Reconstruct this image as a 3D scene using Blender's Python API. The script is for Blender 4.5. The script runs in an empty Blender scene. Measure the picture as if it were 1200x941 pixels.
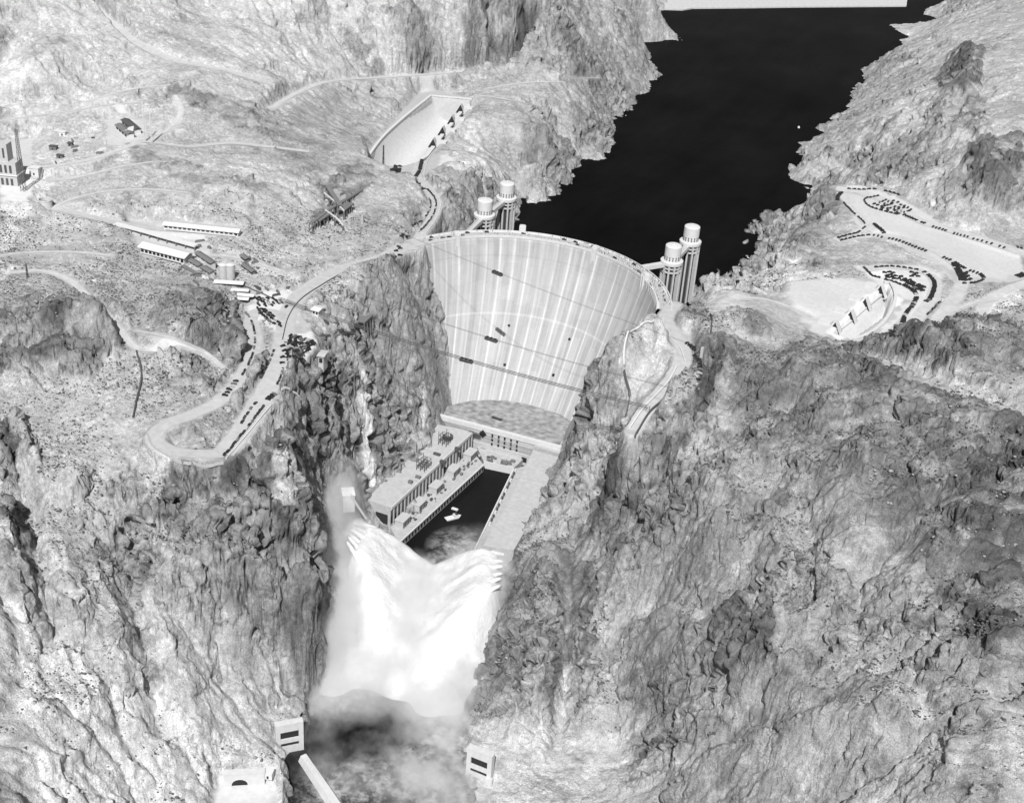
import bpy, bmesh, math, random, time
import numpy as np
from mathutils import Vector, Matrix
T0 = time.time()
PI = math.pi
C = bpy.context.scene.collection
random.seed(11)
# ------------------------------------------------------------------ camera
W0, H0 = 1200.0, 941.0                      # image size in pixels; positions are traced in its pixel coordinates
CAM = np.array([453.12, -1172.37, 501.13]); YAW, PIT, ROL, F0 = -0.41132, 0.50750, 0.071946, 1500.0
_fw = np.array([math.sin(YAW)*math.cos(PIT), math.cos(YAW)*math.cos(PIT), -math.sin(PIT)])
_r = np.array([math.cos(YAW), -math.sin(YAW), 0.0]); _u = np.cross(_r, _fw)
_rt = _r*math.cos(ROL)+_u*math.sin(ROL); _up = _u*math.cos(ROL)-_r*math.sin(ROL)

def at(u, v, z):
    """ground position of an image pixel taken to lie at height z (dam crest = 0)"""
    d = _fw+_rt*((u-W0/2)/F0)-_up*((v-H0/2)/F0)
    return CAM+d*((z-CAM[2])/d[2])

def pix(P):
    d = np.atleast_2d(P)-CAM; w = d@_fw
    return np.stack([W0/2+F0*(d@_rt)/w, H0/2-F0*(d@_up)/w], 1)

sc = bpy.context.scene
cd = bpy.data.cameras.new('camera'); co = bpy.data.objects.new('camera', cd); C.objects.link(co)
M = Matrix(((_rt[0], _up[0], -_fw[0], CAM[0]), (_rt[1], _up[1], -_fw[1], CAM[1]), (_rt[2], _up[2], -_fw[2], CAM[2]), (0, 0, 0, 1)))
co.matrix_world = M
cd.sensor_fit = 'HORIZONTAL'; cd.sensor_width = 36; cd.lens = 36*F0/W0; cd.clip_start = 1; cd.clip_end = 20000
sc.camera = co
sc.view_settings.view_transform = 'Standard'; sc.view_settings.look = 'None'; sc.view_settings.gamma = 1
sc.view_settings.exposure = EXPOSURE if 'EXPOSURE' in globals() else 0.0

# ------------------------------------------------------------------ noise
_rs = np.random.RandomState(5)
_perm = _rs.permutation(4096).astype(np.int64)
def _h(ix, iy, iz, s=0):
    return _perm[(_perm[(_perm[(ix+s*131) & 4095]+iy) & 4095]+iz) & 4095]
_gr = _rs.normal(size=(4096, 3)); _gr /= np.linalg.norm(_gr, axis=1)[:, None]; _gr = _gr.astype(np.float32)
def perlin(x, y, z, s=0):
    xi = np.floor(x).astype(np.int64); yi = np.floor(y).astype(np.int64); zi = np.floor(z).astype(np.int64)
    fx = (x-xi).astype(np.float32); fy = (y-yi).astype(np.float32); fz = (z-zi).astype(np.float32)
    ux = fx*fx*fx*(fx*(fx*6-15)+10); uy = fy*fy*fy*(fy*(fy*6-15)+10); uz = fz*fz*fz*(fz*(fz*6-15)+10)
    def g(a, b, c):
        q = _gr[_h(xi+a, yi+b, zi+c, s)]
        return q[:, 0]*(fx-a)+q[:, 1]*(fy-b)+q[:, 2]*(fz-c)
    x00 = g(0,0,0); x00 += ux*(g(1,0,0)-x00); x10 = g(0,1,0); x10 += ux*(g(1,1,0)-x10)
    x01 = g(0,0,1); x01 += ux*(g(1,0,1)-x01); x11 = g(0,1,1); x11 += ux*(g(1,1,1)-x11)
    x00 += uy*(x10-x00); x01 += uy*(x11-x01)
    return (x00+uz*(x01-x00))*1.6
def worley(x, y, z, s=0):
    """F1, F2 distances, a random value of the nearest cell and a plane tilted at random through its seed"""
    xi = np.floor(x).astype(np.int64); yi = np.floor(y).astype(np.int64); zi = np.floor(z).astype(np.int64)
    fx = (x-xi).astype(np.float32); fy = (y-yi).astype(np.float32); fz = (z-zi).astype(np.float32)
    f1 = np.full(x.shape, 9, np.float32); f2 = f1.copy(); idn = np.zeros(x.shape, np.float32); tl = np.zeros(x.shape, np.float32); T = np.roll(_gr, 7, 0)
    J = ((_gr+1)/2).astype(np.float32)
    for a in (-1, 0, 1):
        for b in (-1, 0, 1):
            for c in (-1, 0, 1):
                k = _h(xi+a, yi+b, zi+c, s); q = J[k]
                ax, ay, az_ = a+q[:, 0]-fx, b+q[:, 1]-fy, c+q[:, 2]-fz; d = ax**2+ay**2+az_**2; tt = T[k]; lt = -(ax*tt[:, 0]+ay*tt[:, 1]+az_*tt[:, 2])
                m = d < f1
                f2 = np.where(m, f1, np.minimum(f2, d)); idn = np.where(m, k/4096.0, idn).astype(np.float32); tl = np.where(m, lt, tl); f1 = np.where(m, d, f1)
    return np.sqrt(f1), np.sqrt(f2), idn, tl
def sstep(a, b, x):
    t = np.clip((x-a)/(b-a), 0, 1); return t*t*(3-2*t)
# ------------------------------------------------------------------ dam profile (needed by the terrain as well)
def dam_face(z):
    """radius and centre y of the downstream face at height z"""
    s = max(0.0, -z/158.0)
    apex = -14.0-81.0*s**1.35; R = 138.0-39.5*s
    return R, apex-R
def face_hit(u, v):
    z = 12.0
    while z > -185:
        p = at(u, v, z); R, c = dam_face(z)
        if math.hypot(p[0], p[1]-c) >= R and p[1] > c-60: return p
        z -= 0.5
    return None
# ------------------------------------------------------------------ terrain: spot heights (image pixel u, v, estimated height)
SPOT = '''
0 0 125;120 0 120;240 0 110;360 0 112;480 0 108;560 0 104;640 0 82;720 0 50;766 4 0;0 -60 160;200 -60 165;400 -60 160;600 -60 140;720 -50 80
50 60 92;140 40 96;200 70 78;310 95 58;100 100 60;60 75 82;0 80 66;150 150 38;50 140 42;0 150 34;0 250 20;50 240 16;100 125 50
200 95 68;290 130 50;363 167 27;250 75 76;330 132 38;370 112 33;400 94 34;450 91 24;520 86 17;580 62 32;400 40 72;480 45 66;540 30 76;600 18 82;615 55 46;660 20 66;700 30 22;740 15 10;735 40 -40
650 50 22;660 62 6;700 75 -6;740 78 -34;680 110 -6;640 110 4;690 140 -30;640 150 0;625 185 -18;600 130 8;570 110 11;665 170 -38;640 200 -45;610 225 -58
545 105 5;430 150 5;480 118 5;452 132 5;400 150 14;380 120 26;510 99 6;562 190 -4;540 180 -1;590 205 -30;560 225 -12;530 220 -1;540 250 -6;575 255 -45;602 240 -62
450 240 6;400 240 9;380 200 22;330 185 31;300 200 36;160 168 42;240 195 40;310 216 30;250 172 34;220 172 36
200 230 27;280 250 19;330 270 9;370 280 5;400 270 4;430 300 2;380 310 2;470 260 3;440 265 6
200 290 10;270 275 13;190 312 5;280 340 2;330 360 0;60 265 12;20 290 10;100 300 12;60 312 11;0 320 14;130 330 9;150 265 14;120 250 18
220 330 11;250 350 15;230 378 23;268 395 13;287 388 -1;282 362 4;200 370 18;160 360 11;210 410 6;100 345 9;150 388 5;240 418 -3;180 440 -6
30 348 22;80 350 25;62 380 16;112 366 27;141 374 19;150 400 3;95 432 -5;30 430 0;60 408 6;120 404 6;0 395 10
0 450 -10;60 470 -15;120 460 -11;155 480 -13;230 478 -6;255 500 -8;290 420 -4;300 400 -2
215 548 -26;168 535 -24;300 520 -26;270 553 -28;330 480 -13;345 530 -32;358 565 -45;335 600 -52;366 640 -76;376 690 -95;371 760 -128;361 825 -157;310 560 -36
150 560 -26;60 560 -26;0 530 -22;20 600 -40;0 600 -29;60 650 -42;152 650 -66;200 640 -52;250 600 -42;300 640 -62;250 700 -82;320 720 -102;176 720 -84;100 720 -66;0 700 -46
200 800 -116;120 800 -96;40 800 -76;0 850 -82;300 800 -142;328 830 -160;250 870 -152;180 880 -136;100 900 -116;0 941 -96;281 915 -167;225 915 -157;150 941 -146;330 900 -173;305 941 -175;200 990 -166;50 990 -122;-60 900 -80;-60 700 -30;-60 500 -5;-60 300 20;-60 100 70
470 312 -1;440 340 -5;400 360 -4;385 395 -12;375 430 -20;360 468 -22;482 350 -42;500 400 -78;452 400 -52;420 450 -60;480 450 -98;400 500 -76;450 510 -118;500 500 -140;390 560 -112;420 560 -140;380 595 -128;440 572 -152
760 400 -4;740 440 -24;725 470 -42;752 480 -20;790 430 -6;702 440 -60;696 480 -96;722 512 -60;702 540 -88;668 520 -140;652 560 -142;735 515 -42;722 560 -82;682 570 -108;640 592 -146
765 540 -36;800 480 0;832 430 16;850 400 18;880 368 24;846 372 8;826 346 -14;822 342 -52;850 348 -34;872 345 -28;900 340 -14;930 350 -6;920 380 2;950 390 0
900 300 -50;930 290 -26;950 270 -10;965 240 -12;976 225 -3;1000 250 2;1060 240 4;1120 270 4;1190 290 5;1020 300 1;1100 320 3;1180 340 6;1060 380 1;1120 370 4;950 320 -2;940 300 -9
1000 200 -20;962 195 -48;1000 160 -22;1050 120 14;1050 180 12;1100 220 24;1050 215 6;1150 250 18;1200 265 10;1200 200 56;1150 180 62;1060 60 -12;1090 40 0;1100 90 32;1128 70 60;1140 100 60;1160 40 62;1200 0 62;1200 80 88;1180 140 82;1100 150 42;1130 190 48;1200 -40 64;1150 -20 10;1280 100 90;1280 250 20
880 400 6;905 402 7;960 408 11;1005 402 16;1035 403 28;1075 393 52;1120 398 57;1147 386 66;1200 397 64;1260 400 62;960 401 0;1005 396 1;1035 396 1;1075 385 2;1120 385 3;1147 374 4;1200 380 5;1260 385 6
1000 440 20;1100 440 48;1200 450 58;900 450 12;850 470 7;950 480 22;1050 500 36;1150 500 48;1200 560 53;870 520 -1;950 560 14;1050 580 27;1150 600 41;1200 640 44;900 600 -9;830 560 -16;800 600 -46;850 640 -32;950 660 -1;1050 680 14;1150 700 29;1200 720 37;760 600 -72;720 640 -106;682 620 -122;640 640 -132
700 700 -132;650 700 -136;600 720 -145;800 700 -76;760 720 -106;860 720 -52;920 740 -26;1000 760 -6;1100 780 10;1200 800 22;1280 600 50;1280 800 25
700 800 -156;640 800 -152;600 830 -162;660 850 -164;760 800 -126;830 800 -86;900 820 -56;980 840 -26;1080 860 -8;1200 880 11;620 900 -171;700 900 -169;740 870 -160;780 900 -136;850 900 -96;930 910 -66;1020 920 -36;1120 941 -16;1200 941 -2;600 941 -173;700 960 -166;800 980 -141;950 1000 -82;1100 1010 -42;1250 1000 -5
'''
SHORE = '''777 12;765 22;770 32;798 49;777 47;747 50;708 52;728 60;753 72;767 83;760 97;737 117;728 132;712 135;715 157;710 170;697 187;670 190;653 198;663 212;647 218;620 218;620 233;603 245
1140 2;1128 7;1097 20;1080 16;1043 28;1062 43;1048 62;1027 73;1013 95;993 127;967 153;943 185;938 197;970 210;957 237;947 248;927 258;897 267;893 283;880 290;890 302;892 314;883 321;850 331;825 334;814 347'''
pts = []
for line in SPOT.strip().replace('\n', ';').split(';'):
    u, v, z = map(float, line.split()); pts.append(at(u, v, z))
for k, line in enumerate(SHORE.split('\n')):
    sh = [tuple(map(float, q.split())) for q in line.split(';')]
    for u, v in sh: pts.append(at(u, v, -65))
    for u, v in sh[2:-3:2]:                                    # lake bed falling away from the shore
        p = at(u, v, -65); d = 60.0
        pts.append(np.array([p[0]+(d if k == 0 else -d), p[1]+15, -95.0]))
for (x, y, z) in [(0,20,-120),(0,90,-140),(-70,40,-120),(70,40,-120),(-40,200,-140),(-30,400,-130),(-60,700,-130),(-50,1000,-120),(-60,1300,-120),(-120,1700,-110),(60,1750,-105),(-20,2200,-90),(-120,-20,-90),(120,-20,-90),(-112,40,-100),(110,40,-100),
                  (300,-220,40),(-300,2600,60),(300,2600,60),(0,2700,-20)]:
    pts.append(np.array([x, y, z], float))
RIV = [(0,-170),(5,-230),(20,-290),(40,-390),(85,-495),(122,-590),(172,-700),(235,-810),(300,-960)]
for (x, y), hw in zip(RIV, (46, 48, 50, 54, 56, 58, 58, 60, 60)):
    for q in (-.6, 0, .6): pts.append(np.array([x+q*hw, y+q*hw*.3, -187.0]))
    if y > -385 or y < -680: pts.append(np.array([x-hw, y-hw*.3, -177.0])); pts.append(np.array([x+hw, y+hw*.3, -177.0]))
for u, v in [(332,945),(335,915),(334,886),(352,868),(365,822),(375,772),(388,725),(402,690),(418,655)]:
    p = at(u, v, -176); pts.append(p); pts.append(np.array([p[0]+16, p[1]+5, -187.0])); pts.append(np.array([p[0]-5, p[1]-2, -162.0]))
for u, v in [(584,694),(570,742),(557,792),(546,842),(548,892)]:
    p = at(u, v, -176); pts.append(p); pts.append(np.array([p[0]-16, p[1]-5, -187.0]))
for u, v in [(484,297),(497,318),(515,350),(526,400),(527,440),(528,478),(783,368),(762,378),(737,385),(717,400),(701,430),(690,460),(673,490),(664,500)]:
    p = face_hit(u, v); pts.append(p)
for u, v in [(560,300),(610,300),(660,310),(710,330),(540,340),(580,350),(630,350),(680,365),(555,400),(600,400),(650,410),(550,445),(600,450),(645,460),(740,350)]:
    p = face_hit(u, v).copy(); p[2] -= 30; p[1] += 8; pts.append(p)
for u, v, dz in [(490,296,14),(500,304,16),(507,318,16),(519,345,16)]:
    p = face_hit(u, v).copy(); p[2] -= dz; p[1] += 4; pts.append(p)
pts = np.array(pts)
_, ui = np.unique(np.round(pts[:, :2]/3), axis=0, return_index=True); pts = pts[np.sort(ui)]
# multiquadric surface through the spot heights
c2 = 14.0**2
def mq(A, B): return np.sqrt(((A[:, None, :]-B[None])**2).sum(-1)+c2)
n = len(pts); A = np.zeros((n+3, n+3)); A[:n, :n] = mq(pts[:, :2], pts[:, :2])/1000-np.eye(n)*0.0008
Pm = np.c_[np.ones(n), pts[:, :2]/1000]; A[:n, n:] = Pm; A[n:, :n] = Pm.T
wts = np.linalg.solve(A, np.r_[pts[:, 2], 0, 0, 0])
GX0, GY0, GS = -1700.0, -1300.0, 2.5
NX, NY = 1240, 1740
CS = 4
cx = GX0+np.arange(0, NX+CS, CS)*GS; cy = GY0+np.arange(0, NY+CS, CS)*GS
CXg, CYg = np.meshgrid(cx, cy); q = np.c_[CXg.ravel(), CYg.ravel()]
out = np.empty(len(q))
for i in range(0, len(q), 20000):
    s = q[i:i+20000]
    out[i:i+20000] = (mq(s, pts[:, :2])/1000)@wts[:n]+wts[n]+s@wts[n+1:]/1000
Hc = out.reshape(CXg.shape)
def bilin(G, gx0, gy0, gs, x, y):
    fx = np.clip((x-gx0)/gs, 0, G.shape[1]-1.001); fy = np.clip((y-gy0)/gs, 0, G.shape[0]-1.001)
    i = fx.astype(int); j = fy.astype(int); fx = fx-i; fy = fy-j
    return (G[j, i]*(1-fx)+G[j, i+1]*fx)*(1-fy)+(G[j+1, i]*(1-fx)+G[j+1, i+1]*fx)*fy
gx = GX0+np.arange(NX)*GS; gy = GY0+np.arange(NY)*GS
GXX, GYY = np.meshgrid(gx, gy)
Hg = bilin(Hc, GX0, GY0, GS*CS, GXX, GYY)
for _ in range(2):                                            # soften the facets
    Hg[1:-1, 1:-1] = (Hg[1:-1, 1:-1]*4+Hg[:-2, 1:-1]+Hg[2:, 1:-1]+Hg[1:-1, :-2]+Hg[1:-1, 2:])/8
def ground(x, y): return float(bilin(Hg, GX0, GY0, GS, np.array([x]), np.array([y]))[0])
def ray(u, v, H=None):
    """first ground point met along the line of sight of an image pixel"""
    H = Hg if H is None else H
    d = _fw+_rt*((u-W0/2)/F0)-_up*((v-H0/2)/F0); d = d/np.linalg.norm(d)
    t = np.arange(300, 5200, 2.0); P = CAM+d*t[:, None]
    h = bilin(H, GX0, GY0, GS, P[:, 0], P[:, 1]); k = np.argmax(P[:, 2] < h)
    if P[k, 2] >= h[k]: return P[-1]
    a, b = t[max(k-1, 0)], t[k]
    for _ in range(12):
        m = (a+b)/2; p = CAM+d*m
        if p[2] < ground(p[0], p[1]): b = m
        else: a = m
    return CAM+d*b
print('terrain base', round(time.time()-T0, 1), n, 'points')
# ------------------------------------------------------------------ graded ground: roads and levelled pads
def line(s):
    return np.array([at(*map(float, q.split())) for q in s.split(';')])
def smooth(P, n=4):
    """Catmull-Rom through the points"""
    P = np.asarray(P); Q = np.vstack([2*P[0]-P[1], P, 2*P[-1]-P[-2]]); o = []
    for i in range(1, len(Q)-2):
        a, b, c, d = Q[i-1:i+3]
        for t in np.arange(n)/n:
            o.append(.5*((2*b)+(c-a)*t+(2*a-5*b+4*c-d)*t*t+(3*b-a-3*c+d)*t**3))
    o.append(P[-1]); return np.array(o)
ROADS = [
 ('canyon_road', 17, '487 288 .3;470 292 .5;452 301 .8;428 309 1;400 317 1;372 332 1;348 350 .5;336 374 0;333 402 -1;327 427 -3;316 452 -6;300 480 -9;281 509 -12;262 532 -14'),
 ('canyon_road', 12, '336 372 0;318 366 0;300 366 -.5;294 376 -1;299 400 -2;289 432 -4;264 466 -7;226 486 -9;196 497 -10;181 511 -11;192 525 -12;225 532 -13;262 532 -14'),
 ('spillway_road', 11, '486 288 .3;494 274 1;507 255 2;511 241 2;502 223 2;491 212 2;488 203 2;494 190 2;506 174 2'),
 ('dirt_track', 6, '12 320 13;50 318 11.5;80 328 10;105 350 8;140 386 5;160 408 1;200 412 1;240 418 -3'),
 ('dirt_track', 12, '108 8 101;150 44 88;200 70 77;255 81 70;312 97 57'),
 ('dirt_track', 8, '318 128 40;345 111 37;385 96 34;450 91 24;545 84 17;600 76 18;632 58 20'),
 ('plant_road', 9, '48 242 15;80 248 14.5;130 260 13;190 269 12;280 273 12.5'),
 ('dirt_track', 6, '0 126 45;70 117 48;130 128 44;160 140 42'),
 ('dirt_track', 8, '20 196 30;60 195 33;110 186 38;150 172 41;172 166 42;220 172 36;268 168 34;312 172 31;362 178 25'),
 ('overlook_road', 13, '790 356 .3;780 374 0;790 392 -1;800 408 -2;800 425 -4;790 444 -7;775 461 -10;757 481 -14;741 505 -20'),
 ('plateau_road', 17, '980 221 1;1010 226 2;1050 240 3;1075 258 3;1120 272 4;1200 297 5;1270 318 6'),
 ('plateau_road', 12, '979 282 0;1010 277 1;1050 278 2;1085 289 3;1112 304 3;1128 322 3;1122 345 3;1104 368 3;1080 396 2'),
 ('plateau_road', 9, '984 226 1;998 244 1.5;1014 262 2;1006 272 1.5;980 281 0'),
 ('plateau_road', 12, '1012 316 1;1045 313 2;1080 318 2.5;1096 330 3;1092 348 3;1075 372 2;1050 396 1.5'),
 ('plateau_road', 11, '1225 328 6;1190 336 6;1160 352 5.5;1148 372 5;1140 384 5')]
PADS = [  # levelled areas: outline in image pixels, height, edge width
 ('498 103;552 117;556 124;505 184;470 196;438 186;432 178', 0, 14), ('430 196;500 188;520 178;530 190;500 205;470 212', 1.5, 12),
 ('336 352;372 398;364 412;340 425;318 430;322 400', -1, 8), ('296 342;330 340;340 365;300 372;285 352', .3, 8),
 ('982 218;1010 218;1060 236;1100 262;1190 290;1200 330;1150 330;1115 318;1040 280;1005 262', 3, 30), ('1005 312;1080 310;1105 325;1090 355;1050 398;1030 394;1065 350', 2, 20),
 ('1090 300;1160 325;1125 336', 3, 14), ('152 258;232 268;246 302;170 300', 9, 14), ('186 258;282 266;282 278;186 270', 12.5, 8), ('5 165;35 165;35 235;0 235', 25, 30), ('128 140;170 140;170 170;128 170', 41, 20),
 ('930 330;1040 326;1056 332;1058 362;1040 385;1004 402;950 388;925 350', -1, 18), ('258 917;318 912;326 950;250 965', -171.5, 8),
 ('790 392;808 392;808 425;795 425', -2.5, 8)]
PITS = [('426 195;434 181;445 160;470 140;505 113;553 117;554 124;500 190;470 197', 0, -38), ('1033 333;1044 333;1050 345;1043 368;1000 398;972 388;990 372', 0, -24)]
def seg_field(P, w, soft):
    """distance to polyline P and height of its nearest point, on the grid window around it"""
    m = w+soft+4
    i0 = max(int((P[:, 0].min()-m-GX0)/GS), 0); i1 = min(int((P[:, 0].max()+m-GX0)/GS)+2, NX)
    j0 = max(int((P[:, 1].min()-m-GY0)/GS), 0); j1 = min(int((P[:, 1].max()+m-GY0)/GS)+2, NY)
    X = GXX[j0:j1, i0:i1]; Y = GYY[j0:j1, i0:i1]; D = np.full(X.shape, 1e9); Z = np.zeros(X.shape)
    for a, b in zip(P[:-1], P[1:]):
        e = b[:2]-a[:2]; L = e@e+1e-9; t = np.clip(((X-a[0])*e[0]+(Y-a[1])*e[1])/L, 0, 1)
        d = np.hypot(X-a[0]-t*e[0], Y-a[1]-t*e[1]); k = d < D; D = np.where(k, d, D); Z = np.where(k, a[2]+t*(b[2]-a[2]), Z)
    return (slice(j0, j1), slice(i0, i1)), D, Z
def poly_sd(P, X, Y):
    """signed distance (inside negative) to a polygon"""
    D = np.full(X.shape, 1e9); ins = np.zeros(X.shape, bool); n = len(P)
    for k in range(n):
        a, b = P[k], P[(k+1) % n]; ex, ey = b[0]-a[0], b[1]-a[1]; t = np.clip(((X-a[0])*ex+(Y-a[1])*ey)/(ex*ex+ey*ey+1e-9), 0, 1)
        D = np.minimum(D, np.hypot(X-a[0]-t*ex, Y-a[1]-t*ey))
        c = (a[1] > Y) != (b[1] > Y); ins ^= c & (X < ex*(Y-a[1])/(ey+1e-12)+a[0])
    return np.where(ins, -D, D)
def window(P, m):
    i0 = max(int((P[:, 0].min()-m-GX0)/GS), 0); i1 = min(int((P[:, 0].max()+m-GX0)/GS)+2, NX)
    j0 = max(int((P[:, 1].min()-m-GY0)/GS), 0); j1 = min(int((P[:, 1].max()+m-GY0)/GS)+2, NY)
    return slice(j0, j1), slice(i0, i1)
# outlines are carried to the bare ground before it is roughened
pad_w = [(np.array([at(*map(float, q.split()), z) for q in s.split(';')]), z, e) for s, z, e in PADS]
road_w = [(nm, w, smooth(line(s))) for nm, w, s in ROADS]
TRACKS = ['0 142;40 136;88 130;120 124;170 120', '20 205;60 212;100 206;140 196;180 190', '100 120;150 106;200 100', '175 166;200 150;212 132;205 112', '58 245;90 232;130 224;172 222;220 226', '225 300;262 300;292 306;330 318', '0 300;40 296;92 296;130 300', '160 388;200 396;238 412;262 432', '560 112;600 118;640 128;668 145', '572 104;610 98;660 96', '640 76;668 90;700 92', '850 352;890 350;925 360;952 372', '1098 372;1150 352;1180 350']
road_w += [('dirt_track', 4.5, smooth(np.array([ray(*map(float, q.split())) for q in s.split(';')]), 5)) for s in TRACKS]

# ------------------------------------------------------------------ tone map of the ground: weathered rock, spoil, graded fill, some shade painted into clefts and crag sides
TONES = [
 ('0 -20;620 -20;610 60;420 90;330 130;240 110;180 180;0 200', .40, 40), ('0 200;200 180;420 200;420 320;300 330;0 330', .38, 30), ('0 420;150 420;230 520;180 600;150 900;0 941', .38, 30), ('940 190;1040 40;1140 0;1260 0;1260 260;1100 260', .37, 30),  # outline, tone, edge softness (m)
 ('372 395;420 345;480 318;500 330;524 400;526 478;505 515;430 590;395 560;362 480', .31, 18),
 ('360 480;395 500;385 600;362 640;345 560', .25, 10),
 ('0 360;30 345;70 352;112 350;140 366;147 402;122 404;100 440;70 430;48 452;20 425;0 432', .19, 12), ('60 360;90 366;84 400;66 425;48 445;40 400', .12, 8), ('95 365;146 382;144 410;120 380', .10, 3),  # last patch paints the shaded right side of the knob
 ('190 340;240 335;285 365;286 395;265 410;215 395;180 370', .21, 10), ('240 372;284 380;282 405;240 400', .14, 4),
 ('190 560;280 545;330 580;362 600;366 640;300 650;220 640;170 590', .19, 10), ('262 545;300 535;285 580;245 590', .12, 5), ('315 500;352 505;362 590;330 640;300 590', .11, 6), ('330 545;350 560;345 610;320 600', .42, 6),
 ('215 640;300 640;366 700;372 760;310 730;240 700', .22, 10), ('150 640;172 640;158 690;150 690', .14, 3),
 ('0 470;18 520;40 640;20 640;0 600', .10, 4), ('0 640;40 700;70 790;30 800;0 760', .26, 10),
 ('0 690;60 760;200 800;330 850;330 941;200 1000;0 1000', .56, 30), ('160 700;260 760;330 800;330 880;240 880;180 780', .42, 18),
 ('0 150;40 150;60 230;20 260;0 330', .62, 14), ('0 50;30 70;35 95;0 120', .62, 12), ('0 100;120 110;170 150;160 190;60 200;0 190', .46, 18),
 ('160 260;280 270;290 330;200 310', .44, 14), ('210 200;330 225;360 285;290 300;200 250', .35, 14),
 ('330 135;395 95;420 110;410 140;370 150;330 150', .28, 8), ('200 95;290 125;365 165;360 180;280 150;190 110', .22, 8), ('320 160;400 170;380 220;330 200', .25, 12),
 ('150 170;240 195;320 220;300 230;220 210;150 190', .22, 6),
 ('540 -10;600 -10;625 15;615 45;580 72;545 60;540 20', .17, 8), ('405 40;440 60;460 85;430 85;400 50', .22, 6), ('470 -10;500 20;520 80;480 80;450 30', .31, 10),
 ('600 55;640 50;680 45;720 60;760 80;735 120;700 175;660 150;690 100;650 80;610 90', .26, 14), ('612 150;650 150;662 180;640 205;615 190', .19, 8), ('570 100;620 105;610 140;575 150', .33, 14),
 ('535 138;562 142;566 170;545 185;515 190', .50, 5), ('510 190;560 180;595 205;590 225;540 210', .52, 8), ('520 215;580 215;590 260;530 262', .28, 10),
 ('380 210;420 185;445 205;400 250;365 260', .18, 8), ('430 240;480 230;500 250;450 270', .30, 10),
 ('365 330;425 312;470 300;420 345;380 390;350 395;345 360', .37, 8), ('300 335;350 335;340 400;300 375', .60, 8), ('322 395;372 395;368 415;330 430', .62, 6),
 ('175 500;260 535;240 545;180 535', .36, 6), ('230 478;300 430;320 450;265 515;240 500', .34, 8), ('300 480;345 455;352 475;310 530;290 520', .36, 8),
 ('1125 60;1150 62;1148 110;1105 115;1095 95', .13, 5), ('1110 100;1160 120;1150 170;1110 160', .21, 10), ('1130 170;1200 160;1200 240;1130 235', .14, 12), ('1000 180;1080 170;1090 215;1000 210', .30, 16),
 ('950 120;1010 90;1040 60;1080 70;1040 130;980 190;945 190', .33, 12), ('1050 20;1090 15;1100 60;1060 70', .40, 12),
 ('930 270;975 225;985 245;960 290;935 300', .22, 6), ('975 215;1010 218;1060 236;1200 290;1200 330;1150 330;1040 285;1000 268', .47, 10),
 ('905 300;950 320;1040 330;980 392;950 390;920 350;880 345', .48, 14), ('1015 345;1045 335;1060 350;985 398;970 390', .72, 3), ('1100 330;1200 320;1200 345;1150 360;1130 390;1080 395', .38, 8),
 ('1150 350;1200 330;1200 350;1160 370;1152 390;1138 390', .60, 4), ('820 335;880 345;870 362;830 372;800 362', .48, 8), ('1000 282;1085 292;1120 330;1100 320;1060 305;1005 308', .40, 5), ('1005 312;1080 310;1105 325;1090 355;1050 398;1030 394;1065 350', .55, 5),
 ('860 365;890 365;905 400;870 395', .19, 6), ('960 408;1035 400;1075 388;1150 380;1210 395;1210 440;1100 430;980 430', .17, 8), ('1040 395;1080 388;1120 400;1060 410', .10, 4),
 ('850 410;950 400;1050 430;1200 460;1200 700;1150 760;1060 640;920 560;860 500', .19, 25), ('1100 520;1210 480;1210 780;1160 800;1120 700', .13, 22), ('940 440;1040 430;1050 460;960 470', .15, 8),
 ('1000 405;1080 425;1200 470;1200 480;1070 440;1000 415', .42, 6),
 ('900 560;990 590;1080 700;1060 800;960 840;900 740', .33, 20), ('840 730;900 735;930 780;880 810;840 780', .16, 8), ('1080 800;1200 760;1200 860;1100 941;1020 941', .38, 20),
 ('820 390;850 395;835 480;800 520;790 500;815 450', .12, 4), ('760 535;790 530;775 600;740 590', .13, 5), ('730 390;785 395;800 430;760 475;730 470', .42, 8), ('690 500;735 510;690 580;660 570', .36, 10),  # first patch paints the shadow of the cleft into the tone
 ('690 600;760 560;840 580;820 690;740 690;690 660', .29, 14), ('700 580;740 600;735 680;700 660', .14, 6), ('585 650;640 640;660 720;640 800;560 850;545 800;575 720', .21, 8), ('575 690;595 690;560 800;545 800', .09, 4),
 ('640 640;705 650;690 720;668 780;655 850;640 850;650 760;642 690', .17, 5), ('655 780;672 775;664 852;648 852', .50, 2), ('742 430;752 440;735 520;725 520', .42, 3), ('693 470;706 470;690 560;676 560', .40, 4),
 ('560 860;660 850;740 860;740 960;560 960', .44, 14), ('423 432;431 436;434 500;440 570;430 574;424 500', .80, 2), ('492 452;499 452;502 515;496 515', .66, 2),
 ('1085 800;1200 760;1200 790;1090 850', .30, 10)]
TONE = np.full(GXX.shape, .33, np.float32)
_wx = perlin(GXX.ravel()/34, GYY.ravel()/34, 0*GXX.ravel(), 3).reshape(GXX.shape)*11+perlin(GXX.ravel()/13, GYY.ravel()/13, 0*GXX.ravel(), 4).reshape(GXX.shape)*7+perlin(GXX.ravel()/5.5, GYY.ravel()/5.5, 0*GXX.ravel(), 5).reshape(GXX.shape)*3
_hole = sstep(-.42, .12, (perlin(GXX.ravel()/30, GYY.ravel()/30, 0*GXX.ravel(), 6)+.7*perlin(GXX.ravel()/12, GYY.ravel()/12, 0*GXX.ravel(), 7)+.4*perlin(GXX.ravel()/6, GYY.ravel()/6, 0*GXX.ravel(), 8)).reshape(GXX.shape))
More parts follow.
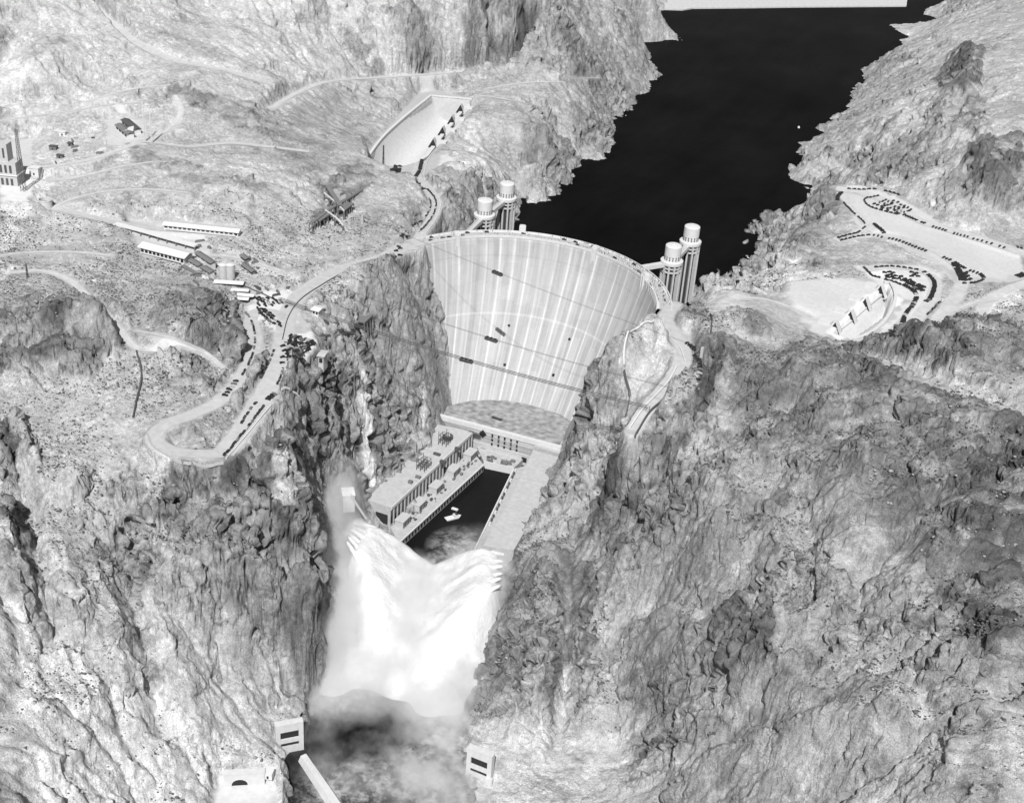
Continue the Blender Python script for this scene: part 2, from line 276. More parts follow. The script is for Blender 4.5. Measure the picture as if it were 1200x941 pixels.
for s, tv, soft in TONES:
    P = np.array([ray(*map(float, q.split()))[:2] if True else 0 for q in s.split(';')])
    if np.ptp(P[:, 0]) > 1500 or np.ptp(P[:, 1]) > 1700: continue
    w = window(P, soft+24); k = min(1.0, soft/7) if soft > 2.5 else .03; soft *= .42
    sd = poly_sd(P, GXX[w], GYY[w])+_wx[w]*k
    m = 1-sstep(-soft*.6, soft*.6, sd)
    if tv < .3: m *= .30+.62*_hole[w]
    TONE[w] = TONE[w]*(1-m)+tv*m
P = np.array([ray(*map(float, q.split()))[:2] for q in '800 398;1010 405;1210 398;1230 960;780 960;745 800;700 640;760 520'.split(';')]); w = window(P, 30); TONE[w] *= 1-.05*(1-sstep(-15, 15, poly_sd(P, GXX[w], GYY[w])))
TONE = np.where(TONE > .36, .36+(TONE-.36)*.62, TONE)
# ------------------------------------------------------------------ roughen: broad crags, then running water
FLAT = np.zeros(GXX.shape, np.float32)
for P, z, e in pad_w:
    w = window(P, e+5); sd = poly_sd(P[:, :2], GXX[w], GYY[w]); FLAT[w] = np.maximum(FLAT[w], 1-sstep(0, min(e, 6), sd))
for nm, wd, P in road_w:
    w, D, Z = seg_field(P, wd/2, 9); FLAT[w] = np.maximum(FLAT[w], 1-sstep(wd/2+.5, wd/2+4, D))
gyy, gxx = np.gradient(Hg, GS); SL = np.hypot(gxx, gyy)
# the big forms of the slopes: crags and ribs (+), clefts and gullies (-): line of image pixels, height, half width, sharpness
FORMS = [('868 736;873 770;866 805', 19, 24, 1), ('840 795;866 758', 9, 14, 1), ('912 795;882 758', 10, 14, 1), ('870 842;900 850;850 850', -7, 18, 1.4), ('903 636;913 680;904 730', 15, 17, 1), ('930 655;975 678;990 700', 8, 13, 1),
 ('812 572;822 600;832 645', 15, 18, 1), ('850 615;868 655', 10, 13, 1), ('762 556;736 600;720 650;742 695', 12, 15, 1), ('620 655;628 720;632 790;618 842', 13, 20, 1.2), ('716 690;702 750;692 800;702 842', 15, 20, 1.2), ('676 620;668 700;664 760;658 830;652 890', -10, 20, 1.3),
 ('742 755;770 800;792 850', 12, 16, 1), ('780 735;822 785', 10, 14, 1), ('800 850;830 900', 9, 16, 1), ('1210 788;1120 832;1040 888;950 950', -15, 34, 1.3), ('1210 515;1100 585;1030 655;1000 720', -13, 30, 1.3), ('1210 640;1130 690;1080 750;1000 800', -9, 26, 1.3), ('1010 542;1000 590;1030 650', 9, 20, 1),
 ('955 570;950 640;935 700', -9, 13, 1.2), ('1060 600;1100 640;1130 640', 8, 16, 1), ('968 742;986 756', 8, 9, 1), ('1048 738;1070 753', 8, 8, 1), ('1106 778;1152 790', 9, 9, 1), ('1060 690;1072 720', 8, 10, 1), ('1100 560;1160 600;1190 600', 7, 20, 1), ('960 480;1060 470;1160 500', 8, 24, 1.1), ('880 440;960 450;1010 440', 7, 18, 1),
 ('840 402;828 440;814 485;806 520', -16, 13, 1.2), ('800 520;790 560;768 600', 10, 15, 1), ('690 560;680 620', 9, 14, 1), ('1000 405;1100 440;1210 480', -8, 22, 1.2), ('940 430;990 425;1030 440', 7, 14, 1),
 ('158 580;153 640;157 700;172 780;190 860', -17, 13, 1.2), ('0 500;18 545;34 610;50 680;60 740', -18, 15, 1.2), ('0 590;16 640;30 700', 9, 14, 1), ('200 672;260 655;310 688;366 722', 9, 14, 1), ('235 560;290 548;330 565', 8, 16, 1), ('300 600;345 650;356 700', 9, 14, 1), ('170 700;150 760;120 820', 9, 16, 1), ('60 760;95 800;110 860', 10, 16, 1), ('258 705;256 760;262 800', -8, 9, 1.2), ('190 745;215 800;236 860', 9, 14, 1), ('120 690;140 730', 7, 12, 1), ('20 390;60 372;100 366', 7, 14, 1), ('90 560;110 600', 6, 14, 1),
 ('545 5;580 15;612 20', 6, 30, 1), ('470 20;500 55;520 75', 10, 22, 1), ('430 50;400 20', 9, 22, 1), ('1125 62;1135 95;1130 120', 18, 20, 1), ('1110 120;1100 160', 12, 20, 1), ('1150 190;1170 220', 12, 20, 1), ('1060 130;1040 170', 9, 20, 1)]
for s_, hh_, wd_, pw_ in FORMS:
    P = smooth(np.array([ray(*map(float, q.split())) for q in s_.split(';')]), 3) if s_.count(';') > 1 else np.array([ray(*map(float, q.split())) for q in s_.split(';')])
    w, D, Z = seg_field(P, wd_, 6); D = np.clip(D+_wx[w]*.28, 0, None); Hg[w] += hh_*np.clip(1-D/wd_, 0, 1)**pw_*(1-FLAT[w])
SMOOTHED = [('170 700;240 715;305 750;335 830;300 850;220 850;185 790', .34), ('560 862;660 852;745 862;760 941;560 960', .42), ('655 640;690 645;680 760;668 850;642 850;655 760', .45), ('960 575;1010 560;1075 640;1060 740;985 690', .26), ('826 352;880 344;930 332;955 388;905 392;872 366;838 372', .72), ('560 130;660 160;640 195;570 215;530 190', .5), ('100 20;310 90;300 110;120 40', .5), ('330 110;400 95;420 140;340 150', .6), ('400 20;460 70;440 90;340 80', .4), ('735 395;790 395;800 430;760 470;728 465', .6)]
for s_, am_ in SMOOTHED:
    P = np.array([ray(*map(float, q.split()))[:2] for q in s_.split(';')]); w = window(P, 12); sd = poly_sd(P, GXX[w], GYY[w])+_wx[w]*.5; FLAT[w] = np.maximum(FLAT[w], am_*(1-sstep(-6, 6, sd)))
gyy, gxx = np.gradient(Hg, GS); SL = np.hypot(gxx, gyy)
x, y, zz = GXX.ravel(), GYY.ravel(), Hg.ravel()
ROUGH = (sstep(.12, .7, SL)*.8+.2).astype(np.float32)
def rid(f, s): return (1-2*np.abs(perlin(x*f, y*f, zz*f*.6, s))).reshape(GXX.shape)
_w = perlin(x/40, y/40, 0*x, 17)*14; _w2 = perlin(x/40, y/40, 0*x, 18)*14
def wcell(f, s):
    f1, f2, i_, t_ = worley((x+_w)*f, (y+_w2)*f*1.3, zz*f*.4, s); return ((i_-.5)+t_*1.1).reshape(GXX.shape)
add = ROUGH*(rid(1/95, 11)*4.5+rid(1/48, 12)*2.6+rid(1/22, 13)*1.2+wcell(1/62, 3)*7.5+wcell(1/27, 4)*3.6)
add += perlin(x/60, y/60, 0*x, 15).reshape(GXX.shape)*2.2+perlin(x/25, y/25, 0*x, 16).reshape(GXX.shape)*.9
damside = np.exp(-((GXX/150)**2+((GYY+90)/95)**2))           # keep the abutments where image pixels put them
add *= 1-.5*sstep(1500, 2300, np.hypot(GXX-CAM[0], GYY-CAM[1]))
Hg = Hg+(add-add.mean())*(1-FLAT)*(1-.85*np.clip(damside*1.4, 0, 1))
def erode(H, n, steps, seed, k=.022):
    rs = np.random.RandomState(seed)
    px = rs.uniform(3, NX-4, n); py = rs.uniform(3, NY-4, n); dx = np.zeros(n); dy = np.zeros(n); sed = np.zeros(n); wat = np.ones(n); vel = np.ones(n)
    Hn = H/GS
    for it in range(steps):
        i = px.astype(int); j = py.astype(int); fx = px-i; fy = py-j
        a = Hn[j, i]; b = Hn[j, i+1]; c = Hn[j+1, i]; d = Hn[j+1, i+1]
        gx_ = (b-a)*(1-fy)+(d-c)*fy; gy_ = (c-a)*(1-fx)+(d-b)*fx; h = a*(1-fx)*(1-fy)+b*fx*(1-fy)+c*(1-fx)*fy+d*fx*fy
        dx = dx*.25-gx_*.75; dy = dy*.25-gy_*.75; l = np.hypot(dx, dy)+1e-6; dx /= l; dy /= l
        nx_ = np.clip(px+dx, 2, NX-4); ny_ = np.clip(py+dy, 2, NY-4)
        i2 = nx_.astype(int); j2 = ny_.astype(int); f2 = nx_-i2; g2 = ny_-j2
        h2 = (Hn[j2, i2]*(1-f2)+Hn[j2, i2+1]*f2)*(1-g2)+(Hn[j2+1, i2]*(1-f2)+Hn[j2+1, i2+1]*f2)*g2
        dh = h2-h; cap = np.maximum(-dh, .02)*vel*wat*5
        dep = np.where(dh > 0, np.minimum(dh, sed), np.where(sed > cap, (sed-cap)*.2, -np.minimum((cap-sed)*k*6, np.maximum(-dh, 0))))
        dep = np.clip(dep, -.12, .12); sed -= dep
        for (ii, jj, ww) in ((i, j, (1-fx)*(1-fy)), (i+1, j, fx*(1-fy)), (i, j+1, (1-fx)*fy), (i+1, j+1, fx*fy)):
            Hn += np.bincount(jj*NX+ii, weights=dep*ww, minlength=NX*NY).reshape(NY, NX)
        vel = np.sqrt(np.clip(vel*vel-dh*.5, .05, 9)); wat *= .985; px, py = nx_, ny_
    return Hn*GS
H_before = Hg.copy()
for s in range(2): Hg = erode(Hg, 80000, 40, s)
Hg = np.where(damside*1.6 > 1, H_before, H_before+(Hg-H_before)*(1-np.clip(damside*1.2, 0, 1)))
gyy, gxx = np.gradient(Hg, GS); SL2 = np.hypot(gxx, gyy)
x, y = GXX.ravel(), GYY.ravel(); pz = lambda f, s_: perlin(x*f, y*f, 0*x+3.3, s_).reshape(GXX.shape)
wpx = (pz(1/17, 51)*7).ravel(); wpy = (pz(1/17, 52)*7).ravel(); pw = lambda f, s_: perlin((x+wpx)*f, (y+wpy)*f, 0*x+1.7, s_).reshape(GXX.shape)
OF = .40*pw(1/125, 53)+.36*pw(1/50, 54)+.34*pw(1/22, 55)+.20*pw(1/9, 56)+.12+.55*(sstep(.3, 1.1, SL2)-.38)+1.0*np.clip((.27-TONE)/.27, -.45, .5)
OC = (sstep(.02, .13, OF)*(1-FLAT)).astype(np.float32); OC2 = sstep(.30, .38, OF)*(1-FLAT); OC3 = sstep(.55, .63, OF)*(1-FLAT)
nd = 1-.9*np.clip(damside*1.4, 0, 1)
Hg = Hg+nd*(OC*(1.6+1.6*pz(1/60, 57))+OC2*(2.2+1.8*pz(1/45, 58))+OC3*2.4)
vt = .5+.5*np.clip(pz(1/42, 59)*1.6+pz(1/15, 60)*.8, -1, 1)
TONE = (TONE*(1.05-OC*(.03+.31*vt))).astype(np.float32)
# final grading: pads, then roads cut into the slope
for P, z, e in pad_w:
    w = window(P, e+5); sd = poly_sd(P[:, :2], GXX[w], GYY[w]); m = 1-sstep(0, e, sd); Hg[w] = Hg[w]*(1-m)+z*m
for nm, wd, P in road_w:
    w, D, Z = seg_field(P, wd/2, 9); m = 1-sstep(wd/2+1, wd/2+8, D); Hg[w] = Hg[w]*(1-m)+Z*m
CHN = np.array([at(u, v, -178) for u, v in ((432, 650), (412, 680), (396, 716), (383, 758), (373, 798), (363, 830), (353, 866), (338, 890), (333, 945), (326, 1010), (600, 1010), (556, 960), (547, 908), (549, 882), (544, 846), (557, 796), (569, 746), (582, 698), (592, 660), (560, 640), (470, 632))])
w = window(CHN, 10); sd = poly_sd(CHN[:, :2], GXX[w], GYY[w])+_wx[w]*.35; m = 1-sstep(-5, 1.5, sd); Hg[w] = np.where(Hg[w] > -186, Hg[w]*(1-m)-186*m, Hg[w])
pit_w = [(np.array([at(*map(float, q.split()), z0) for q in s.split(';')]), z1) for s, z0, z1 in PITS]
for P, z1 in pit_w:
    w = window(P, 4); sd = poly_sd(P[:, :2], GXX[w], GYY[w]); m = 1-sstep(-9, -2, sd); Hg[w] = Hg[w]*(1-m)+np.minimum(Hg[w], z1)*m; FLAT[w] = np.maximum(FLAT[w], m)
print('terrain shaped', round(time.time()-T0, 1))
# ------------------------------------------------------------------ mesh helpers
class MB:
    def __init__(s): s.v = []; s.f = []; s.uv = None
    def add(s, V, F):
        n = len(s.v); s.v += [tuple(map(float, p)) for p in V]; s.f += [tuple(i+n for i in f) for f in F]; return s
    def box(s, x0, x1, y0, y1, z0, z1, M=None):
        V = [(x, y, z) for z in (z0, z1) for x, y in ((x0, y0), (x1, y0), (x1, y1), (x0, y1))]
        if M is not None: V = [M@Vector(p) for p in V]
        return s.add(V, [(3,2,1,0),(4,5,6,7),(0,1,5,4),(1,2,6,5),(2,3,7,6),(3,0,4,7)])
    def prism(s, poly, z0, z1, z0b=None):
        """upright prism over a plan polygon; z0/z1 numbers"""
        a = sum(poly[i][0]*poly[(i+1) % len(poly)][1]-poly[(i+1) % len(poly)][0]*poly[i][1] for i in range(len(poly)))
        if a < 0: poly = poly[::-1]
        n = len(poly); V = [(p[0], p[1], z0) for p in poly]+[(p[0], p[1], z1) for p in poly]
        return s.add(V, [tuple(range(n))[::-1], tuple(range(n, 2*n))]+[(i, (i+1) % n, n+(i+1) % n, n+i) for i in range(n)])
    def lathe(s, prof, n=24, c=(0, 0), a0=0, cap=True):
        V = [(c[0]+r*math.cos(a0+2*PI*k/n), c[1]+r*math.sin(a0+2*PI*k/n), z) for r, z in prof for k in range(n)]
        F = [(i*n+k, i*n+(k+1) % n, (i+1)*n+(k+1) % n, (i+1)*n+k) for i in range(len(prof)-1) for k in range(n)]
        if cap: F += [tuple(range(n))[::-1], tuple(range((len(prof)-1)*n, len(prof)*n))]
        return s.add(V, F)
    def tube(s, P, r, n=6):
        P = [Vector(p) for p in P]; V = []; m = len(P)
        for i, p in enumerate(P):
            t = (P[min(i+1, m-1)]-P[max(i-1, 0)]).normalized(); a = t.cross(Vector((0, 0, 1)))
            a = a.normalized() if a.length > 1e-4 else Vector((1, 0, 0)); b = a.cross(t)
            rr = r[i] if hasattr(r, '__len__') else r
            V += [p+(a*math.cos(2*PI*k/n)+b*math.sin(2*PI*k/n))*rr for k in range(n)]
        F = [(i*n+k, i*n+(k+1) % n, (i+1)*n+(k+1) % n, (i+1)*n+k) for i in range(m-1) for k in range(n)]
        return s.add(V, F+[tuple(range(n)), tuple(range((m-1)*n, m*n))[::-1]])
    def beam(s, a, b, w, h):
        """square-section bar from a to b"""
        a = Vector(a); b = Vector(b); t = (b-a).normalized(); l = t.cross(Vector((0, 0, 1)))
        l = l.normalized() if l.length > 1e-4 else Vector((1, 0, 0)); u = l.cross(t)
        V = [p+l*(sx*w/2)+u*(sy*h/2) for p in (a, b) for sx, sy in ((-1,-1),(1,-1),(1,1),(-1,1))]
        return s.add(V, [(0,1,2,3),(7,6,5,4),(0,4,5,1),(1,5,6,2),(2,6,7,3),(3,7,4,0)])
    def build(s, name, mat, parent=None, smooth=False, loc=None):
        me = bpy.data.meshes.new(name); me.from_pydata(s.v, [], s.f); me.validate(); me.update()
        bm = bmesh.new(); bm.from_mesh(me); bmesh.ops.recalc_face_normals(bm, faces=bm.faces); bm.to_mesh(me); bm.free()
        if mat: me.materials.append(mat)
        if smooth:
            for p in me.polygons: p.use_smooth = True
        o = bpy.data.objects.new(name, me); C.objects.link(o)
        if parent is not None:
            o.parent = parent
            o.matrix_parent_inverse = parent_world(parent).inverted()
        elif loc is not None:
            loc = Vector(loc); o.location = loc
            for vv in me.vertices: vv.co -= loc
        return o
def parent_world(p):
    m = p.matrix_basis.copy()
    return parent_world(p.parent)@p.matrix_parent_inverse@m if p.parent is not None else m
def thing(name, label, cat, loc=(0, 0, 0), group=None):
    o = bpy.data.objects.new(name, None); C.objects.link(o); o.location = loc; o.empty_display_size = 2
    o['label'] = label; o['category'] = cat
    if group: o['group'] = group
    return o
def tag(o, label, cat, group=None):
    o['label'] = label; o['category'] = cat
    if group: o['group'] = group
    return o
# ------------------------------------------------------------------ materials (monochrome film)
def mat(name, tone, rough=.9, var=.12, scale=.4, bump=0, spec=.3):
    m = bpy.data.materials.new(name); m.use_nodes = True; nt = m.node_tree; b = nt.nodes['Principled BSDF']
    b.inputs['Roughness'].default_value = rough; b.inputs['Specular IOR Level'].default_value = spec
    geo = nt.nodes.new('ShaderNodeNewGeometry'); nz = nt.nodes.new('ShaderNodeTexNoise'); nz.inputs['Scale'].default_value = scale; nz.inputs['Detail'].default_value = 6
    nt.links.new(geo.outputs['Position'], nz.inputs['Vector'])
    mr = nt.nodes.new('ShaderNodeMapRange'); mr.inputs['From Min'].default_value = .25; mr.inputs['From Max'].default_value = .75
    mr.inputs['To Min'].default_value = tone*(1-var); mr.inputs['To Max'].default_value = tone*(1+var)
    nt.links.new(nz.outputs['Fac'], mr.inputs['Value']); nt.links.new(mr.outputs['Result'], b.inputs['Base Color'])
    if bump:
        bp = nt.nodes.new('ShaderNodeBump'); bp.inputs['Strength'].default_value = bump; bp.inputs['Distance'].default_value = .3
        nt.links.new(nz.outputs['Fac'], bp.inputs['Height']); nt.links.new(bp.outputs['Normal'], b.inputs['Normal'])
    return m
class NT:
    """tiny node-graph helper"""
    def __init__(s, m): s.nt = m.node_tree; s.b = s.nt.nodes.get('Principled BSDF')
    def n(s, t, **k):
        q = s.nt.nodes.new('ShaderNode'+t)
        for a, v in k.items(): setattr(q, a, v)
        return q
    def l(s, a, b): s.nt.links.new(a, b)
    def math(s, op, a, b=None, clamp=False):
        q = s.n('Math', operation=op, use_clamp=clamp)
        for i, v in enumerate((a, b)):
            if v is None: continue
            if isinstance(v, (int, float)): q.inputs[i].default_value = v
            else: s.l(v, q.inputs[i])
        return q.outputs[0]
    def noise(s, vec, scale, detail=5, rough=.55):
        q = s.n('TexNoise'); q.inputs['Scale'].default_value = scale; q.inputs['Detail'].default_value = detail; q.inputs['Roughness'].default_value = rough
        s.l(vec, q.inputs['Vector']); return q.outputs['Fac']
    def map(s, v, a, b, c, d, clamp=True):
        q = s.n('MapRange', clamp=clamp)
        for k, x in zip(('From Min', 'From Max', 'To Min', 'To Max'), (a, b, c, d)): q.inputs[k].default_value = x
        s.l(v, q.inputs['Value']); return q.outputs['Result']
    def scalev(s, vec, sx, sy, sz, rot=None):
        q = s.n('Mapping'); q.inputs['Scale'].default_value = (sx, sy, sz)
        if rot: q.inputs['Rotation'].default_value = rot
        s.l(vec, q.inputs['Vector']); return q.outputs[0]
M_conc = mat('concrete', .40, .85, .10, .35); M_conc_white = mat('pale_concrete', .50, .8, .08, .3); M_conc_grey = mat('grey_concrete', .36, .9, .14, .3)
M_roof = mat('roof_slab', .38, .9, .12, .25); M_dark = mat('dark_opening', .02, .9, .1, 1); M_glass = mat('window_glass', .035, .25, .1, 1, spec=.5)
M_steel = mat('dark_steel', .07, .6, .2, 1.5); M_white = mat('white_paint', .55, .6, .05, .5); M_black = mat('black_car_paint', .018, .35, .2, 2, spec=.5)
M_tan = mat('grey_car_paint', .12, .4, .2, 2, spec=.5); M_shed = mat('weathered_sheet_roof', .55, .7, .12, .6); M_wood = mat('weathered_timber', .14, .9, .3, .8); M_wall = mat('pale_board_wall', .5, .9, .1, .8)
M_road = mat('oiled_road', .38, .95, .12, .18); M_dirt = mat('graded_dirt', .42, .95, .14, .16); M_scrub = mat('desert_scrub', .09, 1, .4, .5); M_rubble = mat('loose_rock', .26, 1, .4, .3)
M_cloth = mat('dark_clothing', .05, .9, .3, 3)
def rock_material():
    m = bpy.data.materials.new('desert_rock'); m.use_nodes = True; g = NT(m); b = g.b
    b.inputs['Roughness'].default_value = .97; b.inputs['Specular IOR Level'].default_value = .15
    P = g.n('NewGeometry').outputs['Position']
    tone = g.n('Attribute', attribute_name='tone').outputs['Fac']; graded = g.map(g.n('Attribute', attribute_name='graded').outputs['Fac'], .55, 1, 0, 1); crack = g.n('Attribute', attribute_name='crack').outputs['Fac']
    n1 = g.noise(P, .012, 6, .6); n2 = g.noise(P, .06, 7, .65); n3 = g.noise(P, .26, 6, .7); n4 = g.noise(P, 1.1, 3, .7)
    f = g.math('MULTIPLY', g.map(n1, .3, .7, .86, 1.16), g.map(n2, .28, .72, .66, 1.34))
    f = g.math('MULTIPLY', f, g.map(n3, .3, .7, .72, 1.28)); f = g.math('MULTIPLY', f, g.map(n4, .3, .7, .68, 1.32))
    soft = g.math('MULTIPLY', g.map(n1, .3, .7, .93, 1.07), g.map(n3, .3, .7, .90, 1.10))
    mx = g.n('Mix', data_type='FLOAT'); g.l(graded, mx.inputs['Factor']); g.l(f, mx.inputs[2]); g.l(soft, mx.inputs[3])
    wv = g.n('VectorMath', operation='ADD'); wn = g.n('TexNoise'); wn.inputs['Scale'].default_value = .09; wn.inputs['Detail'].default_value = 4; g.l(P, wn.inputs['Vector'])
    wsc = g.n('VectorMath', operation='SCALE'); wsc.inputs['Scale'].default_value = 9; g.l(wn.outputs['Color'], wsc.inputs[0]); g.l(P, wv.inputs[0]); g.l(wsc.outputs[0], wv.inputs[1]); PWp = g.scalev(wv.outputs[0], 1, 1.25, .7, (.35, .2, .5))
    def vor(feature, scale, vec=PWp):
        q = g.n('TexVoronoi', feature=feature); q.inputs['Scale'].default_value = scale; g.l(vec, q.inputs['Vector']); return q
    va, vb = vor('F1', .16), vor('F1', .42); vea = vor('DISTANCE_TO_EDGE', .16); veb = vor('DISTANCE_TO_EDGE', .42)
    ca = g.n('SeparateColor'); g.l(va.outputs['Color'], ca.inputs[0]); cb = g.n('SeparateColor'); g.l(vb.outputs['Color'], cb.inputs[0])
    craggy = g.map(g.noise(P, .03, 5, .65), .44, .60, .05, 1)
    facet = g.math('MULTIPLY', g.map(ca.outputs[0], 0, 1, .84, 1.16), g.map(cb.outputs[0], 0, 1, .86, 1.14))
    fis = g.math('MULTIPLY', g.map(vea.outputs['Distance'], .0, .05, .74, 1), g.map(veb.outputs['Distance'], .0, .05, .84, 1))  # dark line along each fissure stands for its shade
    fm = g.n('Mix', data_type='FLOAT'); g.l(g.math('MULTIPLY', craggy, g.map(graded, 0, 1, 1, 0)), fm.inputs['Factor']); fm.inputs[2].default_value = 1; g.l(g.math('MULTIPLY', facet, fis), fm.inputs[3])
    # desert varnish in ragged patches
    vn = g.map(g.noise(g.scalev(P, 1, 1, .55), .035, 8, .72), .56, .66, 1, .62)
    vmix = g.n('Mix', data_type='FLOAT'); g.l(graded, vmix.inputs['Factor']); g.l(vn, vmix.inputs[2]); vmix.inputs[3].default_value = 1
    c = g.math('MULTIPLY', g.math('MULTIPLY', tone, mx.outputs[0]), vmix.outputs[0])
    c = g.math('MULTIPLY', c, fm.outputs[0])
    c = g.math('MULTIPLY', c, g.map(crack, 0, 1, .45, 1.0))  # shade inside the cracks darkened into the colour
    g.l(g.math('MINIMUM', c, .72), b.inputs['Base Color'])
    hgt = g.math('ADD', g.math('MULTIPLY', n3, .8), g.math('MULTIPLY', n4, .40))
    blkh = g.math('ADD', g.math('MULTIPLY', ca.outputs[1], .55), g.math('MULTIPLY', cb.outputs[1], .3)); blkh = g.math('SUBTRACT', blkh, g.math('ADD', g.math('MULTIPLY', va.outputs['Distance'], .35), g.math('MULTIPLY', vb.outputs['Distance'], .22)))
    hgt = g.math('ADD', hgt, g.math('MULTIPLY', blkh, craggy))
    bp = g.n('Bump'); bp.inputs['Distance'].default_value = 2.2; g.l(g.map(graded, 0, 1, .9, .12), bp.inputs['Strength']); g.l(hgt, bp.inputs['Height']); g.l(bp.outputs[0], b.inputs['Normal'])
    return m
M_rock = rock_material()
# ------------------------------------------------------------------ the ground: one sheet, finer where it lies nearer the aerial camera
def ground_sheet():
    na, nr = 1660, 1720
    s = np.linspace(-1, 1, na); az = YAW+s*.50+np.sign(s)*np.maximum(np.abs(s)-.9, 0)*3.2
    rr = np.exp(np.linspace(math.log(235), math.log(4300), nr)); A, R = np.meshgrid(az, rr)
    x = (CAM[0]+R*np.sin(A)).ravel(); y = (CAM[1]+R*np.cos(A)).ravel()
    S = lambda G: bilin(G, GX0, GY0, GS, x, y)
    z = S(Hg); gy_, gx_ = np.gradient(Hg, GS); nx = -S(gx_); ny = -S(gy_); nl = np.sqrt(nx*nx+ny*ny+1); nx /= nl; ny /= nl; nzv = 1/nl
    flat = S(FLAT); sl = np.sqrt(1/nzv**2-1)
    oc = S(OC); rock = (oc*.66+sstep(.3, 1.3, sl)*.34+.10)*(1-flat); keep = 1-.75*np.clip(S(damside)*1.3, 0, 1); rock *= keep*(1-.30*sstep(120, 240, x)*sstep(20, -60, y))*(1-.45*sstep(1500, 2200, np.hypot(x-CAM[0], y-CAM[1])))
    # jointed rock: blocks stretched along a dipping joint set
    c, q = math.cos(.5), math.sin(.5); xr = x*c+y*q; yr = -x*q+y*c; zr = z
    w1 = perlin(x/16, y/16, z/16, 21)*.45+perlin(x/6, y/6, z/6, 28)*.12; w2 = perlin(x/16, y/16, z/16, 22)*.45+perlin(x/6, y/6, z/6, 29)*.12
    f1, f2, ida, ta = worley(xr/30+w1, yr/17+w2, zr/34, 1); e1 = f2-f1
    g1, g2, idb, tb = worley(xr/10+w2, yr/7.5+w1, zr/15, 2); e2 = g2-g1
    region = sstep(-.3, .4, perlin(x/110, y/110, z/110, 23))*.7+.4
    h1, h2, idc, tc = worley(xr/4.6+w1*1.6, yr/3.9+w2*1.6, zr/5.5, 3)
    d = rock*region*((ida-.5)*6.0+ta*8.5-np.maximum(.10-e1, 0)*22+(idb-.5)*2.6+tb*3.6-np.maximum(.10-e2, 0)*9+(idc-.5)*.9+tc*1.5)
    d += rock*(perlin(x/7, y/7, z/9, 24)*.5+perlin(x/3.5, y/3.5, z/4, 25)*.35)
    d += (1-flat)*(.25+.5*keep)*(perlin(x/9, y/9, z/9, 26)*.45+perlin(x/4, y/4, z/4, 27)*.30)
    crack = 1-np.clip((1-sstep(.0, .07, e1))*np.clip(rock*region*1.3, 0, 1)+(1-sstep(0, .08, e2))*rock*region*.6, 0, 1)
    V = np.stack([x+nx*d, y+ny*d, z+nzv*d], -1).astype(np.float32)
    i = (np.arange(nr-1)[:, None]*na+np.arange(na-1)[None]).ravel(); F = np.stack([i, i+1, i+na+1, i+na], 1).astype(np.int32)
    me = bpy.data.meshes.new('desert_terrain'); me.vertices.add(len(V)); me.vertices.foreach_set('co', V.ravel())
    me.loops.add(F.size); me.loops.foreach_set('vertex_index', F.ravel()); me.polygons.add(len(F)); me.polygons.foreach_set('loop_start', np.arange(0, F.size, 4, dtype=np.int32))
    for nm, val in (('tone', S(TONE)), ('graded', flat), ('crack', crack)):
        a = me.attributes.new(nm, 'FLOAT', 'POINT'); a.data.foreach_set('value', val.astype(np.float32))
    me.update(); me.polygons.foreach_set('use_smooth', np.ones(len(F), bool))
    me.materials.append(M_rock)
    o = bpy.data.objects.new('desert_terrain', me); C.objects.link(o); o['kind'] = 'structure'; return o
ground_sheet()
print('ground', round(time.time()-T0, 1))
# ------------------------------------------------------------------ water
def water_mat(name, tone, rough, amp, scale, spec=.12):
    m = bpy.data.materials.new(name); m.use_nodes = True; g = NT(m); P = g.n('NewGeometry').outputs['Position']
    g.b.inputs['Roughness'].default_value = rough; g.b.inputs['Specular IOR Level'].default_value = spec; g.b.inputs['IOR'].default_value = 1.33 if spec > .06 else 1.1
    nz = g.noise(P, scale, 5, .6); big = g.noise(P, .006, 4, .6)
    st = g.noise(g.scalev(P, .02, .004, 1, (0, 0, .5)), 1, 5, .65); g.l(g.math('MULTIPLY', g.map(big, .3, .7, tone*.7, tone*1.35), g.map(st, .35, .65, .8, 1.25)), g.b.inputs['Base Color'])
    bp = g.n('Bump'); bp.inputs['Strength'].default_value = amp; bp.inputs['Distance'].default_value = .6; g.l(nz, bp.inputs['Height']); g.l(bp.outputs[0], g.b.inputs['Normal'])
    return m
def river_mat():
    m = water_mat('river_surface', .008, .3, .4, .2, .08); g = NT(m); P = g.n('NewGeometry').outputs['Position']; src = g.b.inputs['Base Color'].links[0].from_socket; tot = None
    for (u, v), r in (((470, 720), 95), ((400, 820), 26), ((530, 870), 40), ((480, 935), 60), ((530, 930), 60), ((400, 930), 40), ((540, 640), 34), ((515, 668), 30)):
        c = at(u, v, -178); sb = g.n('VectorMath', operation='DISTANCE'); g.l(P, sb.inputs[0]); sb.inputs[1].default_value = tuple(c); f = g.map(sb.outputs['Value'], r*.3, r, 1, 0); tot = f if tot is None else g.math('ADD', tot, f, True)
    foam = g.math('MULTIPLY', tot, g.map(g.noise(P, .07, 8, .75), .42, .64, .08, 1)); fl = g.map(g.noise(P, .35, 4, .7), .62, .7, 0, .5); foam = g.math('MAXIMUM', foam, g.math('MULTIPLY', fl, tot), True)
    mx = g.n('Mix', data_type='FLOAT'); g.l(foam, mx.inputs['Factor']); g.l(src, mx.inputs[2]); mx.inputs[3].default_value = .42; g.l(mx.outputs[0], g.b.inputs['Base Color']); return m
RIVER_MAT = river_mat()
def sheet(name, poly, z, m):
    o = MB().add([(x, y, z) for x, y in poly], [tuple(range(len(poly)))]).build(name, m); o['kind'] = 'structure'; return o
